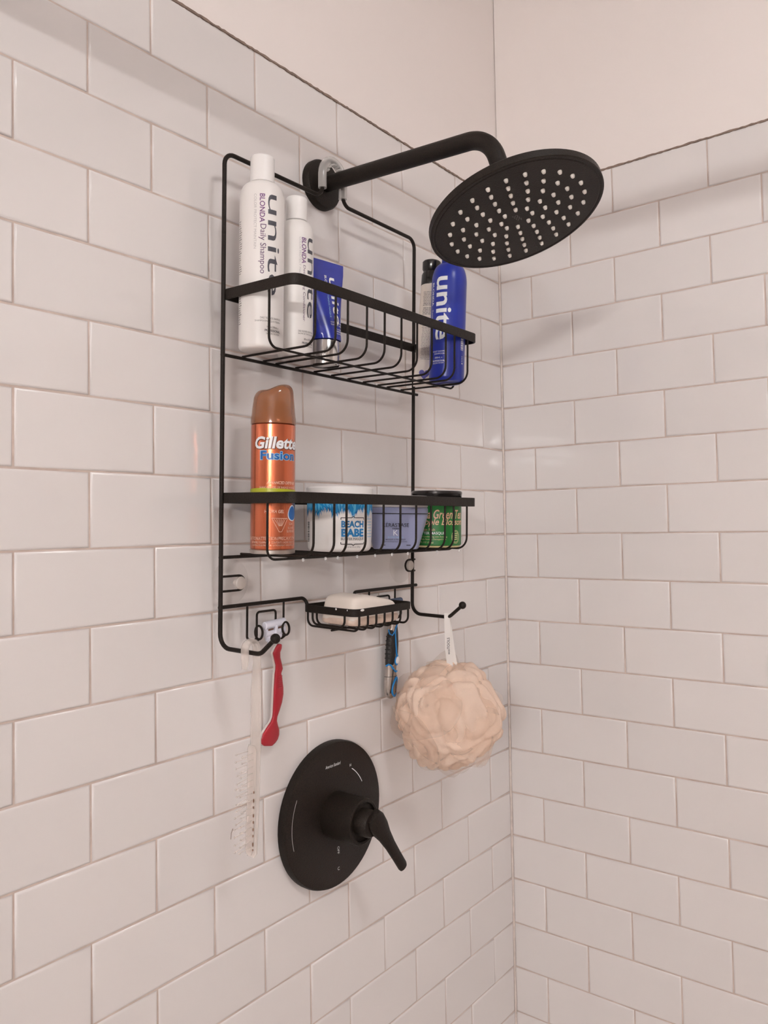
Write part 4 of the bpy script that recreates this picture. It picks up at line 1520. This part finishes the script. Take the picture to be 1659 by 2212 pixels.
# a stray hair stuck on the tile below the brush
pth = [(-0.6560, -0.0006, -0.5640), (-0.6585, -0.0006, -0.5690), (-0.6592, -0.0006, -0.5755)]
hh = MB().tube(pth, 0.00028, 6).build('stray_hair', M['hair'])
tag(hh, 'short curved brown hair stuck to the tile below the clear brush', 'hair')

# ------------------------------------------------------------------ peach mesh pouf on the right hook
t = thing('bath_pouf', 'peach mesh bath pouf hanging from the right hook', 'bath pouf', (-0.3110, -0.0760, -0.4900), tilted=False)
from mathutils import noise
q = random.Random(8)
RP = 0.076
bm_ = bmesh.new()
bmesh.ops.create_icosphere(bm_, subdivisions=6, radius=1.0)
for v in bm_.verts:
    d = v.co.normalized()
    w_ = Vector((noise.noise(d * 1.3 + Vector((3, 1, 7))), noise.noise(d * 1.3 + Vector((9, 4, 2))), noise.noise(d * 1.3 + Vector((0, 8, 1)))))
    e_ = d + w_ * 0.9
    # long folded ruffles: smooth crests, narrow creases
    f1 = abs(sin(3.4 * e_.x + 2.2 * e_.z + 4.5 * w_.y + 0.4))
    f2 = abs(sin(4.6 * e_.z - 3.0 * e_.y + 5.0 * w_.x + 1.3))
    f3 = abs(sin(9.0 * e_.y + 6.0 * e_.x + 7.0 * w_.z))
    lob = noise.noise(d * 1.6 + Vector((2, 2, 6)))
    r = RP * (0.80 + 0.13 * f1 ** 0.6 + 0.10 * f2 ** 0.6 + 0.035 * f3 + 0.12 * lob)
    v.co = Vector((d.x * r, d.y * r * 0.95, d.z * r))
bm_.normal_update()
me = bpy.data.meshes.new('netting_core')
bm_.to_mesh(me)
bm_.free()
me.polygons.foreach_set('use_smooth', [True] * len(me.polygons))
me.materials.append(M['pouf_core'])
tag(link('netting_core', me, t), kind='stuff')


def flap(direction, rad, size, seed):
    """one loose ruffle: a wavy sheet that lifts away from the ball along one edge"""
    d = Vector(direction).normalized()
    qq = random.Random(seed)
    a_ = d.orthogonal().normalized()
    a_.rotate(Matrix.Rotation(qq.uniform(0, 2 * pi), 3, d))
    c_ = d.cross(a_)
    NU, NV = 40, 9
    p1, p2, p3 = (qq.uniform(0, 6.28) for _ in range(3))
    l1, l2 = qq.choice((3, 4, 5)), qq.choice((6, 7))
    lift = qq.uniform(0.04, 0.20)
    b = MB()
    for j in range(NV + 1):
        rr = 0.05 + 0.95 * j / NV
        for i in range(NU):
            an = 2 * pi * i / NU
            rim_ = size * (1 + 0.10 * sin(2 * an + p2) + 0.05 * sin(3 * an + p1))
            u_, v_ = rim_ * rr * cos(an), rim_ * rr * sin(an)
            h = 1.04 + lift * rr * cos(an) + 0.07 * rr * rr * sin(l1 * an + p1) + 0.03 * rr * rr * sin(l2 * an + p3)
            p_ = (d + a_ * math.tan(u_) + c_ * math.tan(v_)).normalized() * (rad * h)
            b.v.append((p_.x, p_.y * 0.95, p_.z))
    for j in range(NV):
        for i in range(NU):
            i2 = (i + 1) % NU
            b.f.append((j * NU + i, j * NU + i2, (j + 1) * NU + i2, (j + 1) * NU + i))
    b.f.append(tuple(range(NU)))
    me_ = bpy.data.meshes.new('ruffle')
    me_.from_pydata(b.v, [], b.f)
    me_.update()
    me_.polygons.foreach_set('use_smooth', [True] * len(me_.polygons))
    me_.materials.append(M['loofah'])
    return link('ruffle', me_, t)


NP = 14
for k in range(NP):
    z = 1 - 2 * (k + 0.5) / NP
    a = k * 2.399963
    r = sqrt(max(0, 1 - z * z))
    flap((r * cos(a), r * sin(a), z), RP * q.uniform(0.93, 1.03), q.uniform(0.52, 0.74), 100 + k)


def ribbon_strip(pts_, w, name):
    """flat ribbon lying across the viewing direction"""
    b = MB()
    n = len(pts_)
    for i, p in enumerate(pts_):
        p = Vector(p)
        sd = Vector((0.72, -0.69, 0)) * w / 2
        nn = Vector((0.69, 0.72, 0)) * 0.0004
        b.v += [p - sd - nn, p + sd - nn, p + sd + nn, p - sd + nn]
    for i in range(n - 1):
        for k in range(4):
            k2 = (k + 1) % 4
            b.f.append((i * 4 + k, i * 4 + k2, i * 4 + 4 + k2, i * 4 + 4 + k))
    b.f.append((0, 1, 2, 3))
    b.f.append(tuple(range(4 * (n - 1), 4 * n)))
    return b.build(name, M['strap'], t, angle=60)


top = 0.1465
sp = [(-0.0040, -0.0030, top - 0.0020), (-0.0040, -0.0030, top - 0.010), (-0.0042, -0.0035, 0.095), (-0.0040, -0.0060, 0.075), (-0.0030, -0.0090, 0.0500)]
ribbon_strip(sp, 0.0088, 'strap')
sp2 = [(0.0040, 0.0030, top - 0.0020), (0.0046, 0.0010, top - 0.010), (0.0068, -0.0030, 0.095), (0.0075, -0.0060, 0.075), (0.0060, -0.0085, 0.0500)]
ribbon_strip(sp2, 0.0080, 'strap')
lp = MB()
for k in range(9):
    a = pi * k / 8
    lp.v += [Vector((-0.0040 * cos(a), -0.0030 * cos(a), top - 0.0020 + 0.0042 * sin(a))) + Vector((0.72, -0.69, 0)) * s * 0.0044 for s in (-1, 1)]
for k in range(8):
    lp.f.append((2 * k, 2 * k + 1, 2 * k + 3, 2 * k + 2))
lp.build('strap_loop', M['strap'], t)


def strap_front(u, v):
    return Vector((-0.0041, -0.0034, 0)) + Vector((0.72, -0.69, 0)) * u - Vector((0.69, 0.72, 0)) * 0.0012 + Vector((0, 0, v))


lettering(t, 'ecoTOOLS', M['ink_grey'], strap_front, 0.0006, 0.1005, w=0.0240, h=0.0040, vertical=True, up=True, bold=0.012, step=None)
